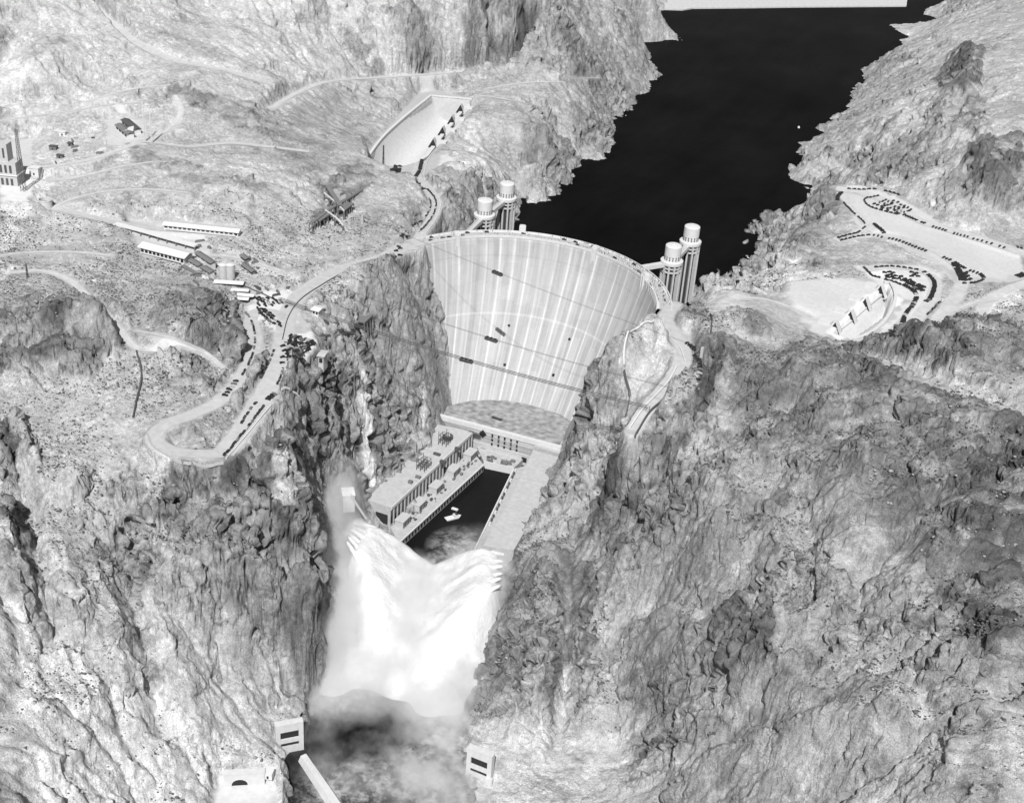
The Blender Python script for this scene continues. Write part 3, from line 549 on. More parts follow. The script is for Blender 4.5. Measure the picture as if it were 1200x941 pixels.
sheet('lake_water', [(-142, -40), (-100, -30), (0, -6), (100, -30), (142, -40), (300, 60), (700, 600), (1100, 3600), (-1650, 3600), (-620, 500)], -65, water_mat('lake_surface', .005, .3, .25, .12, .045))
sheet('river_water', [(-95, -150), (95, -140), (150, -380), (420, -1000), (20, -1000), (-60, -420)], -178, RIVER_MAT)
# ------------------------------------------------------------------ the dam
def face_mat():
    m = bpy.data.materials.new('dam_concrete'); m.use_nodes = True; g = NT(m); b = g.b; b.inputs['Roughness'].default_value = .88; b.inputs['Specular IOR Level'].default_value = .2
    uv = g.n('UVMap', uv_map='flow').outputs[0]; P = g.n('NewGeometry').outputs['Position']
    sx = g.n('SeparateXYZ'); g.l(uv, sx.inputs[0]); u, v = sx.outputs[0], sx.outputs[1]       # u: around the arch (m at the crest), v: height
    streak = g.noise(g.scalev(uv, .16, .006, 1), 1, 4, .6); fine = g.noise(g.scalev(uv, .9, .02, 1), 1, 3, .6)
    cell = g.n('TexVoronoi', feature='F1', distance='CHEBYCHEV'); cell.inputs['Scale'].default_value = 1; cell.inputs['Randomness'].default_value = .55; g.l(g.scalev(uv, .062, .05, 1), cell.inputs['Vector'])
    sc2 = g.n('SeparateColor'); g.l(cell.outputs['Color'], sc2.inputs[0]); blk = sc2.outputs[0]
    cell2 = g.n('TexVoronoi', feature='F1', distance='CHEBYCHEV'); cell2.inputs['Scale'].default_value = 1; cell2.inputs['Randomness'].default_value = .8; g.l(g.scalev(uv, .12, .14, 1), cell2.inputs['Vector'])
    sc3 = g.n('SeparateColor'); g.l(cell2.outputs['Color'], sc3.inputs[0])
    # pale washed columns below the grouting slots
    col = g.math('ABSOLUTE', g.math('SUBTRACT', g.math('FRACT', g.math('ADD', g.math('MULTIPLY', u, 1/15.3), .3)), .5))
    wob = g.noise(g.scalev(uv, .05, .012, 1), 1, 4, .6)
    rib = g.math('MULTIPLY', g.map(col, .0, .12, 1, 0), g.map(wob, .38, .58, .15, 1))
    low = g.map(v, -74, -80, 0, 1); rib2 = g.math('ABSOLUTE', g.math('SUBTRACT', g.math('FRACT', g.math('MULTIPLY', u, 1/5.1)), .5))
    rib2 = g.math('MULTIPLY', g.math('MULTIPLY', g.map(rib2, .0, .14, 1, 0), low), g.map(fine, .35, .65, 0, .8))
    t = g.map(streak, .32, .68, .28, .40); t = g.math('MULTIPLY', t, g.map(blk, 0, 1, .95, 1.05)); t = g.math('MULTIPLY', t, g.map(sc3.outputs[0], 0, 1, .975, 1.025)); t = g.math('MULTIPLY', t, g.map(fine, .3, .7, .94, 1.06))
    t = g.math('ADD', t, g.math('MULTIPLY', rib, .19)); t = g.math('ADD', t, g.math('MULTIPLY', rib2, .07))
    lift = g.math('ABSOLUTE', g.math('SUBTRACT', g.math('FRACT', g.math('MULTIPLY', v, 1/18.0)), .5)); t = g.math('MULTIPLY', t, g.map(lift, .0, .03, .95, 1))
    b75 = g.math('ABSOLUTE', g.math('ADD', v, 75)); t = g.math('ADD', t, g.map(b75, 0, 1.6, .08, 0)); b17 = g.math('ABSOLUTE', g.math('ADD', v, 19)); t = g.math('MULTIPLY', t, g.map(b17, 0, 1.0, .9, 1))
    dirt = g.map(g.noise(g.scalev(uv, .25, .02, 1), 1, 5, .7), .54, .70, 1, .74); top = g.map(v, -34, -2, 1, .2); 
    dm = g.n('Mix', data_type='FLOAT'); g.l(top, dm.inputs['Factor']); g.l(dirt, dm.inputs[2]); dm.inputs[3].default_value = 1; t = g.math('MULTIPLY', t, dm.outputs[0])
    t = g.math('MULTIPLY', t, g.map(g.noise(P, .5, 4, .7), .3, .7, .96, 1.04)); g.l(t, b.inputs['Base Color'])
    return m
M_face = face_mat()
dam = thing('dam', 'great curved concrete arch dam with pale vertical streaks closing the canyon', 'dam', (0, -20, -180))
A_MAX = math.radians(73); NA = 121; angs = np.linspace(-A_MAX, A_MAX, NA)
zs = [0, -4, -9, -14, -19]+list(range(-25, -191, -7))
bm = bmesh.new(); uvl = bm.loops.layers.uv.new('flow'); rows = []
for z in zs:
    R, c = dam_face(z); k = 1.0
    rows.append([(bm.verts.new((R*math.sin(a)*k, c+R*math.cos(a), z)), (a*138, z)) for a in angs])
ups = [[(bm.verts.new(((152+(-z)*.02)*math.sin(a), -152+(152+(-z)*.02)*math.cos(a), z)), (a*138, z)) for a in angs] for z in (0, -190)]
def quad(q):
    f = bm.faces.new([p[0] for p in q]); f.smooth = True
    for lp, p in zip(f.loops, q): lp[uvl].uv = p[1]
for a, b in zip(rows, rows[1:]):
    for i in range(NA-1): quad((a[i], b[i], b[i+1], a[i+1]))
for i in range(NA-1):
    quad((ups[0][i], ups[0][i+1], ups[1][i+1], ups[1][i])); quad((rows[0][i], rows[0][i+1], ups[0][i+1], ups[0][i])); quad((rows[-1][i], ups[1][i], ups[1][i+1], rows[-1][i+1]))
bmesh.ops.recalc_face_normals(bm, faces=bm.faces)
me = bpy.data.meshes.new('arch_wall'); bm.to_mesh(me); bm.free(); me.materials.append(M_face)
o = bpy.data.objects.new('arch_wall', me); C.objects.link(o); o.parent = dam; o.matrix_parent_inverse = parent_world(dam).inverted()
def arc(r, a, z=0.0): return (r*math.sin(a), -152+r*math.cos(a), z)
def ringband(name, r0, r1, z0, z1, m, a0=-A_MAX, a1=A_MAX, n=120, parent=dam):
    mb = MB(); q = np.linspace(a0, a1, n); V = []
    for a in q: V += [arc(r0, a, z0), arc(r1, a, z0), arc(r1, a, z1), arc(r0, a, z1)]
    F = [(4*i+k, 4*i+(k+1) % 4, 4*i+4+(k+1) % 4, 4*i+4+k) for i in range(n-1) for k in range(4)]+[(0, 1, 2, 3), (4*n-1, 4*n-2, 4*n-3, 4*n-4)]
    return mb.add(V, F).build(name, m, parent)
ringband('roadway', 140.4, 149.6, .004, .12, M_conc_grey); ringband('sidewalk', 149.6, 151.4, .004, .35, M_conc_white); ringband('sidewalk', 138.3, 140.4, .004, .35, M_conc_white)
ringband('parapet', 151.4, 152.3, .004, 1.7, M_conc_white); ringband('parapet', 137.4, 138.3, -1.2, 1.7, M_conc_white)
for i, (deg, dr, hgt) in enumerate([(-50, -1, 6), (-21.5, 1, 8), (12.5, -1, 6), (45, -1, 6)]):
    a = math.radians(deg); R = 139.6 if dr < 0 else 150.6
    M = Matrix.Translation(arc(R, a, 0))@Matrix.Rotation(-a, 4, 'Z')
    mb = MB().box(-3.4, 3.4, -2.6, 2.6, -.5, hgt, M).box(-2.6, 2.6, -2.0, 2.0, hgt, hgt+1.0, M)
    if dr < 0: mb.box(-2.8, -1.5, -4.2, -2.2, -26, hgt-1, M).box(1.5, 2.8, -4.2, -2.2, -26, hgt-1, M).box(-1.5, 1.5, -3.4, -2.2, -24, hgt-2, M)
    t = mb.build('crest_tower', M_conc_white, dam)
    MB().box(-.9, .9, 2.55 if dr > 0 else 2.55, 2.75, .3, 3.2, M).build('door', M_dark, t)
for i in range(8):                                           # short pilasters on the downstream face near the right abutment
    a = math.radians(49+i*2.4)
    M = Matrix.Translation(arc(137.6, a, 0))@Matrix.Rotation(-a, 4, 'Z'); MB().box(-.7, .7, -1.2, .6, -15-2*(i % 3), 1.0, M).build('pilaster', M_conc_grey, dam)
for u, v in [(597,381),(668,397),(592,427),(649,439)]:
    p = face_hit(u, v); MB().box(p[0]-1.2, p[0]+1.2, p[1]-2.0, p[1]+1.2, p[2]-1.2, p[2]+1.0).build('gallery_opening', M_dark, dam)
# ------------------------------------------------------------------ intake towers, one built and three copied
def intake_tower():
    t = thing('intake_tower', '', 'intake tower')
    MB().lathe([(8.2, -150), (8.2, 0)], 24).build('core', M_dark, t, True)
    for k in range(12):
        a = 2*PI*k/12+.13; M = Matrix.Rotation(a, 4, 'Z'); MB().box(7.4, 11.0, -.85, .85, -150, 0, M).build('fin', M_conc, t)
    for z in (-3.4, -7.6): MB().lathe([(8.1, z-.6), (10.6, z-.6), (10.6, z+.6), (8.1, z+.6)], 36, cap=False).build('ring_beam', M_conc, t)
    MB().lathe([(8.1, -.3), (11.4, -.2), (11.6, .8), (11.6, 3.2), (10.9, 3.6), (8.0, 3.6)], 36).build('gallery', M_conc_white, t)
    dr = MB().lathe([(8.3, 3.5), (8.3, 18.5), (8.0, 19.3), (7.0, 19.9), (1.2, 20.6), (.02, 20.7)], 36).build('drum', M_conc_white, t)
    for k in range(16):
        M = Matrix.Rotation(2*PI*k/16, 4, 'Z')
        for z in (4.6, 7.0): MB().box(8.15, 8.42, -.55, .55, z, z+1.7, M).build('window', M_glass, dr)
    MB().lathe([(.7, 20.5), (.9, 21.2), (.5, 21.9), (.05, 22.6)], 10).build('finial', M_conc_white, t)
    return t
def children(o): return [c for c in bpy.data.objects if c.parent == o]
def copy_tree(o, par=None):
    c = o.copy(); C.objects.link(c)
    if par is not None: c.parent = par
    for ch in children(o): copy_tree(ch, c)
    return c
tw = intake_tower(); spots = [((-113.5, 70), 'concrete intake tower standing farther out in the lake on the left of the dam'), ((-110, 8), 'concrete intake tower rising just behind the left part of the dam crest'), ((105.8, 64.5), 'tallest-looking ribbed intake tower farther out in the dark lake right of the dam'), ((106.8, 2.3), 'ribbed intake tower close behind the right end of the dam crest')]
TW = []
for i, ((x, y), lab) in enumerate(spots):
    t = tw if i == 0 else copy_tree(tw); t.location = (x, y, 0); t['label'] = lab; t['group'] = 'intake towers behind the dam'; TW.append((x, y))
def bridge(a, b, lab):
    d = Vector((b[0]-a[0], b[1]-a[1], 0)); L = d.length; rz = math.atan2(d.y, d.x); M = Matrix.Translation((a[0], a[1], 0))@Matrix.Rotation(rz, 4, 'Z')
    t = thing('footbridge', lab, 'bridge', (a[0], a[1], 0), 'bridges to the intake towers')
    MB().box(0, L, -2.6, 2.6, -.9, .6, M).build('deck', M_conc, t)
    for s in (-1, 1): MB().box(0, L, s*2.6-.25, s*2.6+.25, -2.2, 1.9, M).build('girder', M_conc_white, t)
ci = [(-97, -36), (88, -31)]
def toward(a, b, r): d = Vector((b[0]-a[0], b[1]-a[1])); d.normalize(); return (a[0]+d.x*r, a[1]+d.y*r)
bridge((-104, -40), toward(TW[1], (-104, -40), 11), 'concrete bridge from the left end of the dam crest to the nearer left intake tower'); bridge(toward(TW[1], TW[0], 11), toward(TW[0], TW[1], 11), 'concrete bridge joining the two left intake towers')
pr = at(752, 313, 1.0); bridge((pr[0], pr[1]), toward(TW[3], (pr[0], pr[1]), 11), 'concrete bridge from the dam crest to the nearer right intake tower'); bridge(toward(TW[3], TW[2], 11), toward(TW[2], TW[3], 11), 'concrete bridge joining the two right intake towers')
# ------------------------------------------------------------------ power plant: two long wings and a block against the dam's foot
pp = thing('power_plant', 'long U-shaped concrete power plant along both sides of the tailrace below the dam', 'power plant', (0, -200, -178))
ZR, ZD = -150.0, -171.0
X = lambda u, v, z: tuple(at(u, v, z)[:2])
def lerp(a, b, t): return (a[0]+(b[0]-a[0])*t, a[1]+(b[1]-a[1])*t)
# left wing
LA, LB = X(554, 506, ZR), X(458, 595, ZR); LBb, LAb = X(430, 586, ZR), X(508, 497, ZR)
MB().prism([LA, LB, LBb, LAb], -185, ZR).build('generator_hall', M_conc_grey, pp)
MB().prism([lerp(LA, LB, -.0), lerp(LA, LB, 1), LBb, LAb], ZR+.004, ZR+.5).build('roof', M_roof, pp)
dA, dB = X(567, 545, ZD), X(467, 637, ZD); ddl = Vector((dB[0]-dA[0], dB[1]-dA[1])).normalized()
MB().prism([LA, LB, dB, dA], -185, ZD).build('deck', M_conc_grey, pp)
L = math.dist(LA, LB); dirv = Vector((LB[0]-LA[0], LB[1]-LA[1], 0)).normalized(); nor = Vector((-dirv.y, dirv.x, 0))
if nor.x < 0: nor = -nor
def along(base, d, nrm, s, w, off0, off1, z0, z1):
    """box of width w at distance s along d, from off0 to off1 outward"""
    p = Vector((base[0], base[1], 0))+d*s
    q = [p+nrm*off0, p+d*w+nrm*off0, p+d*w+nrm*off1, p+nrm*off1]
    return [(v.x, v.y) for v in q], z0, z1
nw = 24
for k in range(nw):
    s = (k+.12)*L/nw
    pl = MB(); pl.prism(*along(LA, dirv, nor, s, 1.6, 0, .7, ZD, ZR-.6)); pl.build('pilaster', M_conc, pp)
    wn = MB(); wn.prism(*along(LA, dirv, nor, s+2.1, L/nw-2.7, 0, .18, ZD+3.0, ZR-4.2)); wn.build('tall_window', M_glass, pp)
MB().prism(*along(LA, dirv, nor, 0, L, 0, 1.0, ZR-2.2, ZR+.9)).build('cornice', M_conc_white, pp)
# downstream end wall of the left wing with its big dark door
e = Vector((LBb[0]-LB[0], LBb[1]-LB[1], 0)); eL = e.length; e.normalize()
MB().prism(*along(LB, e, dirv, eL*.12, eL*.5, 0, .3, ZD+1.5, ZD+12)).build('freight_door', M_dark, pp)
# penthouses along the deck
for k, (u, v) in enumerate([(551, 529), (531, 548), (511, 567), (491, 587), (472, 606)]):
    p = Vector((*X(u, v, ZD+8), 0)); q = p+dirv*6-nor*1; base = p-dirv*7-nor*4
    h = MB().prism(*along(base, dirv, nor, 0, 14, 0, 8.5, ZD+.004, ZD+7.4)).build('penthouse', M_conc, pp)
    MB().prism(*along(base, dirv, nor, -.5, 15, -.5, 9.0, ZD+7.404, ZD+8.0)).build('roof', M_conc, h)
    for j in range(5): MB().prism(*along(base, dirv, nor, 1+j*2.7, 1.2, 8.5, 8.7, ZD+1.2, ZD+6)).build('window', M_dark, h)
rs = random.Random(4)
for k in range(64):                                           # crates, winches and formwork left on the deck
    s = rs.uniform(.03, .95)*L; off = rs.uniform(1.5, 13); w = rs.uniform(1.2, 3.4)
    o = MB().prism(*along(LA, dirv, nor, s, w, off, off+rs.uniform(1, 2.4), ZD+.004, ZD+rs.uniform(.8, 2.6))).build('crate', rs.choice([M_wood, M_conc, M_steel, M_tan, M_wood])); tag(o, 'crate or piece of formwork lying on the deck along the left wing', 'crate', 'crates on the power plant deck')
LD = math.dist(dA, dB); dd = Vector((dB[0]-dA[0], dB[1]-dA[1], 0)).normalized(); dn = Vector((-dd.y, dd.x, 0)); dn = dn if dn.x > 0 else -dn
MB().prism(*along(dA, dd, dn, 0, LD, -.5, .8, ZD+.1, ZD+1.3)).build('deck_parapet', M_conc_white, pp)
for k in range(30):
    MB().prism(*along(dA, dd, dn, (k+.2)*LD/30, LD/30*.55, 0, .25, -176.5, ZD-1.2)).build('draft_opening', M_dark, pp)
# central block
ZS, ZR = ZR, -146.5
cF0, cF1 = X(518, 488, ZR), X(655, 524, ZR)
toe = [X(u, v, ZR-3) for u, v in [(663,502),(650,493),(632,487),(612,481),(588,477),(566,476),(546,477),(530,480),(516,484)]]
toe = [(x, y+14) for x, y in toe]
MB().prism([cF0, cF1]+toe, -185, ZR-3).build('central_hall', M_conc, pp)
MB().prism([lerp(cF0, cF1, .01), lerp(cF0, cF1, .99)]+toe, ZR-2.996, ZR-2.2).build('roof', mat('rubble_covered_roof', .24, 1, .5, .16, .15), pp)
cd_ = Vector((cF1[0]-cF0[0], cF1[1]-cF0[1], 0)); cL = cd_.length; cd_.normalize(); cn = Vector((cd_.y, -cd_.x, 0)); cn = cn if cn.y < 0 else -cn
MB().prism(*along(cF0, cd_, cn, -4, cL+6, -3.4, .8, ZR-4.4, ZR+.6)).build('parapet', M_conc_white, pp)
def on_front(u, v, w, h, nm):
    """dark recess on the front wall seen at image pixel u, v"""
    best = None
    for z in np.arange(-140, -178, -.25):
        p = at(u, v, z); r = (p[0]-cF0[0])*cn.x+(p[1]-cF0[1])*cn.y
        if r <= .4: best = p; break
    if best is None: return
    s = (best[0]-cF0[0])*cd_.x+(best[1]-cF0[1])*cd_.y
    MB().prism(*along(cF0, cd_, cn, s-w/2, w, 0, .3, best[2]-h/2, best[2]+h/2)).build(nm, M_dark, pp)
for k, (u, v) in enumerate([(577, 515), (584.5, 516.5), (591.5, 518.5), (599, 520), (606, 522)]):
    for j in range(3): on_front(u-.35*j, v-4.5+j*4.9, 1.9, 3.6, 'window')
on_front(566, 528, 5.2, 5.2, 'doorway'); on_front(614, 539, 5.5, 5.5, 'doorway')
p = None
for z in np.arange(-140, -178, -.25):
    q = at(566, 508, z)
    if (q[0]-cF0[0])*cn.x+(q[1]-cF0[1])*cn.y <= .4: p = q; break
if p is not None:
    s = (p[0]-cF0[0])*cd_.x+(p[1]-cF0[1])*cd_.y; b = Vector((cF0[0], cF0[1], 0))+cd_*s+cn*.85; V = []
    for o_ in (0, .3):
        for a, z in ((-4.0, 0), (0, -4.6), (4.0, 0), (0, 4.6)): V.append(b+cd_*a+cn*o_+Vector((0, 0, p[2]+z)))
    MB().add(V, [(0, 1, 2, 3), (7, 6, 5, 4), (0, 4, 5, 1), (1, 5, 6, 2), (2, 6, 7, 3), (3, 7, 4, 0)]).build('diamond_panel', M_dark, pp)
for z in (-157, -161.5, -166): MB().prism(*along(cF0, cd_, cn, 20, cL-50, 0, .35, z, z+.5)).build('string_course', M_conc_white, pp)
dC0, dC1 = X(567, 541, ZD), X(602, 548.5, ZD)
MB().prism([dC0, dC1, X(632, 520, ZD), X(548, 500, ZD)], -185, ZD).build('deck', M_conc_grey, pp)
cw = Vector((dC1[0]-dC0[0], dC1[1]-dC0[1], 0)); cwl = cw.length; cw.normalize(); cwn = Vector((cw.y, -cw.x, 0)); cwn = cwn if cwn.y < 0 else -cwn
MB().prism(*along(dC0, cw, cwn, 0, cwl, 0, .8, -180, ZD+1.2)).build('quay_wall', M_conc_white, pp)
ZR = ZS
for k in range(22):
    b_ = Vector((dC0[0], dC0[1], 0))+Vector((dC1[0]-dC0[0], dC1[1]-dC0[1], 0))*rs.uniform(.03, .97)-Vector((-(dC1[1]-dC0[1]), dC1[0]-dC0[0], 0)).normalized()*-rs.uniform(1.5, 12); w = rs.uniform(.8, 2.4)
    o = MB().box(b_.x-w, b_.x+w, b_.y-.7*w, b_.y+.7*w, -171+.004, -171+rs.uniform(.8, 2.6)).build('crate', rs.choice([M_wood, M_steel, M_tan, M_conc])); tag(o, 'crate or machine part standing on the cross deck at the head of the tailrace', 'crate', 'crates at the head of the tailrace')
# right wing
RA, RAb = X(628, 521, ZR), X(658, 526, ZR); RB, RBb = X(566, 640, ZR), X(602, 645, ZR); Rm, Rmb = X(593, 595, ZR), X(630, 597, ZR)
rp = [RA, Rm, RB, RBb, Rmb, RAb]
MB().prism(rp, -185, ZR).build('generator_hall', M_conc_grey, pp); MB().prism(rp, ZR+.004, ZR+.6).build('roof', M_roof, pp)
eA, eB = X(602, 550, ZD), X(556, 645, ZD)
MB().prism([RA, RB, eB, eA], -185, ZD).build('deck', M_conc_grey, pp)
ed = Vector((eB[0]-eA[0], eB[1]-eA[1], 0)); eL2 = ed.length; ed.normalize(); en = Vector((ed.y, -ed.x, 0)); en = en if en.x < 0 else -en
MB().prism(*along(eA, ed, en, 0, eL2, -.8, .6, ZD+.1, ZD+1.4)).build('deck_parapet', M_conc_white, pp)
for k in range(16): MB().prism(*along(eA, ed, en, (k+.2)*6.5, 3.0, -3.5, -1.8, ZD+.1, ZD+2.6)).build('hoist_block', M_steel if k % 3 else M_conc_white, pp)
rd = Vector((RB[0]-RA[0], RB[1]-RA[1], 0)); rL = rd.length; rd.normalize(); rn = Vector((rd.y, -rd.x, 0)); rn = rn if rn.x < 0 else -rn
for s in (0.36, .62): MB().prism(*along(RA, rd, rn, rL*s, 1.2, -34, 0, ZR+.61, ZR+1.2)).build('roof_kerb', M_conc_grey, pp)
# erection steel and a tank on the left wing roof
def steel_frame(u, v, nx, ny, h, lab):
    c = at(u, v, ZR+.5); t = thing('steel_frame', lab, 'steel frame', tuple(c), 'erection steel on the power plant roof'); P = lambda i, j, z: Vector((c[0], c[1], c[2]))-dirv*((i-nx/2)*4.2)+nor*((j-ny/2)*4.2)+Vector((0, 0, z))
    for i in range(nx):
        for j in range(ny):
            hh = h*(1 if (i+j) % 3 else 1.35); MB().beam(P(i, j, 0), P(i, j, hh), .45, .45).build('column', M_steel, t)
    for z in (h*.5, h*.95):
        for j in range(ny): MB().beam(P(0, j, z), P(nx-1, j, z), .35, .35).build('girder', M_steel, t)
        for i in range(nx): MB().beam(P(i, 0, z+.4), P(i, ny-1, z+.4), .35, .35).build('girder', M_steel, t)
steel_frame(500, 548, 4, 3, 9, 'dark steel framework standing midway along the left wing roof'); steel_frame(524, 520, 3, 3, 11, 'dark steel framework beside the round tank near the dam on the left wing roof')
c = at(525, 514, ZR+.5); t = thing('round_tank', 'round dark tank with a white lid on the left wing roof near the dam', 'tank', tuple(c))
MB().lathe([(5, c[2]), (5, c[2]+3.5), (4.4, c[2]+3.6)], 24, (c[0], c[1])).build('shell', M_steel, t); MB().lathe([(2.6, c[2]+3.61), (2.6, c[2]+4.2), (.1, c[2]+4.6)], 18, (c[0], c[1])).build('lid', M_white, t)
for k, (u, v, L_) in enumerate([(512, 533, 7), (490, 560, 5), (536, 527, 5), (481, 566, 4), (519, 543, 6)]):
    c = at(u, v, ZR+.5); o = MB().box(c[0]-L_/2, c[0]+L_/2, c[1]-1.5, c[1]+1.5, c[2]+.004, c[2]+1.8+.3*k, ).build('crate', M_wood if k % 2 else M_steel); tag(o, 'dark crate left on the flat roof of the left wing', 'crate', 'crates on the left wing roof')
# white work boat in the tailrace
b0 = at(531, 607, -178); bt = thing('work_boat', 'white flat work boat moored on the dark tailrace water', 'boat', tuple(b0)); Mb = Matrix.Translation((b0[0], b0[1], -178))@Matrix.Rotation(.95, 4, 'Z')
hull = MB(); V = []
for z, k in ((-.5, .9), (1.3, 1)):
    V += [Mb@Vector((x*k, y*k, z)) for x, y in ((-8, -3), (5, -3), (8.5, 0), (5, 3), (-8, 3))]
hull.add(V, [(4, 3, 2, 1, 0), (5, 6, 7, 8, 9)]+[(i, (i+1) % 5, 5+(i+1) % 5, 5+i) for i in range(5)]).build('hull', M_white, bt)
MB().box(.5, 4.5, -2.2, 2.2, 1.304, 3.6, Mb).build('cabin', M_conc_white, bt); MB().box(-6.5, -.5, -2.2, 2.2, 1.304, 1.6, Mb).build('deck_plate', M_white, bt); MB().box(2, 4.7, -1.6, 1.6, 3.604, 3.9, Mb).build('hatch', M_dark, bt)
b1 = at(533, 597, -178); o = MB().box(b1[0]-3.2, b1[0]+3.2, b1[1]-1.3, b1[1]+1.3, -178.4, -176.9).box(b1[0]-2.6, b1[0]+2.6, b1[1]-.9, b1[1]+.9, -176.9, -176.4).build('raft', M_white); tag(o, 'small white raft floating just ahead of the work boat', 'raft')
for (u, v, rz, lab) in [(936, 150, .6, 'small white boat crossing the lake nearer the right shore')]:
    c = at(u, v, -65); Ml = Matrix.Translation((c[0], c[1], -65))@Matrix.Rotation(rz+1.2, 4, 'Z'); t = thing('lake_boat', lab, 'boat', tuple(c)); s_ = 1 if v < 155 else .5; V = []
    for z, k in ((-.4, .85), (1.0, 1)): V += [Ml@Vector((x*k*s_, y*k*s_, z)) for x, y in ((-5, -1.5), (2.5, -1.6), (6, 0), (2.5, 1.6), (-5, 1.5))]
    MB().add(V, [(4, 3, 2, 1, 0), (5, 6, 7, 8, 9)]+[(i, (i+1) % 5, 5+(i+1) % 5, 5+i) for i in range(5)]).build('hull', M_white, t); MB().box(-2*s_, 1*s_, -s_, s_, 1.004, 2.4, Ml).build('cabin', M_white, t)
print('dam and plant', round(time.time()-T0, 1))
# ------------------------------------------------------------------ spillways
def stain_mat(name, tone):
    m = mat(name, tone, .85, .06, .3); g = NT(m); P = g.n('NewGeometry').outputs['Position']
    st = g.noise(g.scalev(P, .35, .35, .03), 1, 5, .65); lnk = g.b.inputs['Base Color'].links[0]; src = lnk.from_socket
    g.l(g.math('MULTIPLY', src, g.map(st, .35, .68, 1.04, .90)), g.b.inputs['Base Color']); return m
M_spill = stain_mat('spillway_lining', .50)
def resample(P, n):
    P = np.asarray(P); d = np.r_[0, np.cumsum(np.linalg.norm(np.diff(P, axis=0), axis=1))]; t = np.linspace(0, d[-1], n)
    return np.stack([np.interp(t, d, P[:, k]) for k in range(P.shape[1])], 1)
def spillway(label, rim, weir, z0, prof, piers, endcap, n=40):
    Lr = resample(smooth(line(rim), 4), n); Wr = resample(line(weir), n); t = thing('spillway', label, 'spillway', tuple(Lr[n//2]*.5+Wr[n//2]*.5+np.array([0, 0, -30])))
    m = len(prof); V = []
    for i in range(n):
        for s, dz in prof: p = Lr[i]*(1-s)+Wr[i]*s; V.append((p[0], p[1], z0+dz))
    F = [(i*m+k, i*m+k+1, (i+1)*m+k+1, (i+1)*m+k) for i in range(n-1) for k in range(m-1)]
    b = MB().add(V, F).build('channel_lining', M_spill, t, True)
    cp = MB()
    for a, c in zip(Lr[:-1], Lr[1:]): cp.beam((a[0], a[1], z0+.3), (c[0], c[1], z0+.3), 3.2, 2.6)
    cp.build('coping', M_conc_white, t)
    wl = MB()
    for a, c in zip(Wr[:-1], Wr[1:]): wl.beam((a[0], a[1], z0+prof[-1][1]-1), (c[0], c[1], z0+prof[-1][1]-1), 5, 3.4)
    wl.build('weir_crest', M_conc_white, t)
    if endcap is not None:
        i = endcap; V = []; kk = len(prof)
        for s, dz in prof:
            p = Lr[i]*(1-s)+Wr[i]*s; V += [(p[0], p[1], z0+dz), (p[0], p[1], z0+.5)]
        MB().add(V, [(2*k, 2*k+2, 2*k+3, 2*k+1) for k in range(kk-1)]).build('end_wall', M_spill, t)
        a = Lr[i]; c = Wr[i]; MB().beam((a[0], a[1], z0+.8), (c[0], c[1], z0+.8), 2.4, 1.8).build('coping', M_conc_white, t)
    dw = Wr[-1]-Wr[0]; dw /= np.linalg.norm(dw); inn = np.array([dw[1], -dw[0], 0]); mid = Lr[n//2]-Wr[n//2]; inn = inn if inn@mid > 0 else -inn
    for (u, v) in piers:
        p = at(u, v, z0-1.5); th = math.atan2(inn[1], inn[0]); Mx = Matrix.Translation((p[0], p[1], z0))@Matrix.Rotation(th, 4, 'Z')
        blk = MB().box(-17, -5, -4.4, 4.4, -8, 1.8, Mx).build('pier', M_conc_white, t)
        V = [Mx@Vector(q) for y in (-3.8, 3.8) for q in ((-4.99, y, -9), (6.5, y, -9), (-.5, y, 4.6))]
        wd_ = MB().add(V, [(0, 2, 1), (3, 4, 5), (0, 1, 4, 3), (1, 2, 5, 4), (2, 0, 3, 5)]).build('cutwater', M_conc_white, t)
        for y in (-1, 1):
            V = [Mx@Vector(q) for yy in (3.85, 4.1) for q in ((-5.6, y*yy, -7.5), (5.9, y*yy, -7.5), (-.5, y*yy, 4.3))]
            MB().add(V, [(0, 2, 1), (3, 4, 5), (0, 1, 4, 3), (1, 2, 5, 4), (2, 0, 3, 5)]).build('dark_side_panel', M_dark, wd_)  # dark triangle laid over each pier side
    return t
PROF = [(0, 0), (.04, -5), (.10, -12), (.2, -21), (.34, -29), (.5, -32), (.66, -30), (.8, -22), (.9, -13), (.97, -7), (1.0, -5.5)]
spillway('long pale spillway basin with four dark triangular pier sides, left bank', '430 199 0;428 192 0;436 178 0;450 160 0;474 138 0;505 113 0', '480 190 0;500 178 0;509 166 0;519 153 0;530 140 0;541 126 0;553 117 0', .2, PROF,
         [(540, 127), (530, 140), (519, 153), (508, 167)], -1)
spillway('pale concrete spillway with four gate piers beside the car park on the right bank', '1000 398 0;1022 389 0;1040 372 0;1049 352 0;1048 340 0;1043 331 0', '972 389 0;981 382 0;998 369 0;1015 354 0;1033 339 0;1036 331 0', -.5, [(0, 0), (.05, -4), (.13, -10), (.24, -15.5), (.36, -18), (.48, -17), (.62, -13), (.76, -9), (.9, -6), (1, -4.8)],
         [(1033, 340), (1015, 355), (998, 370), (980, 383)], -1)
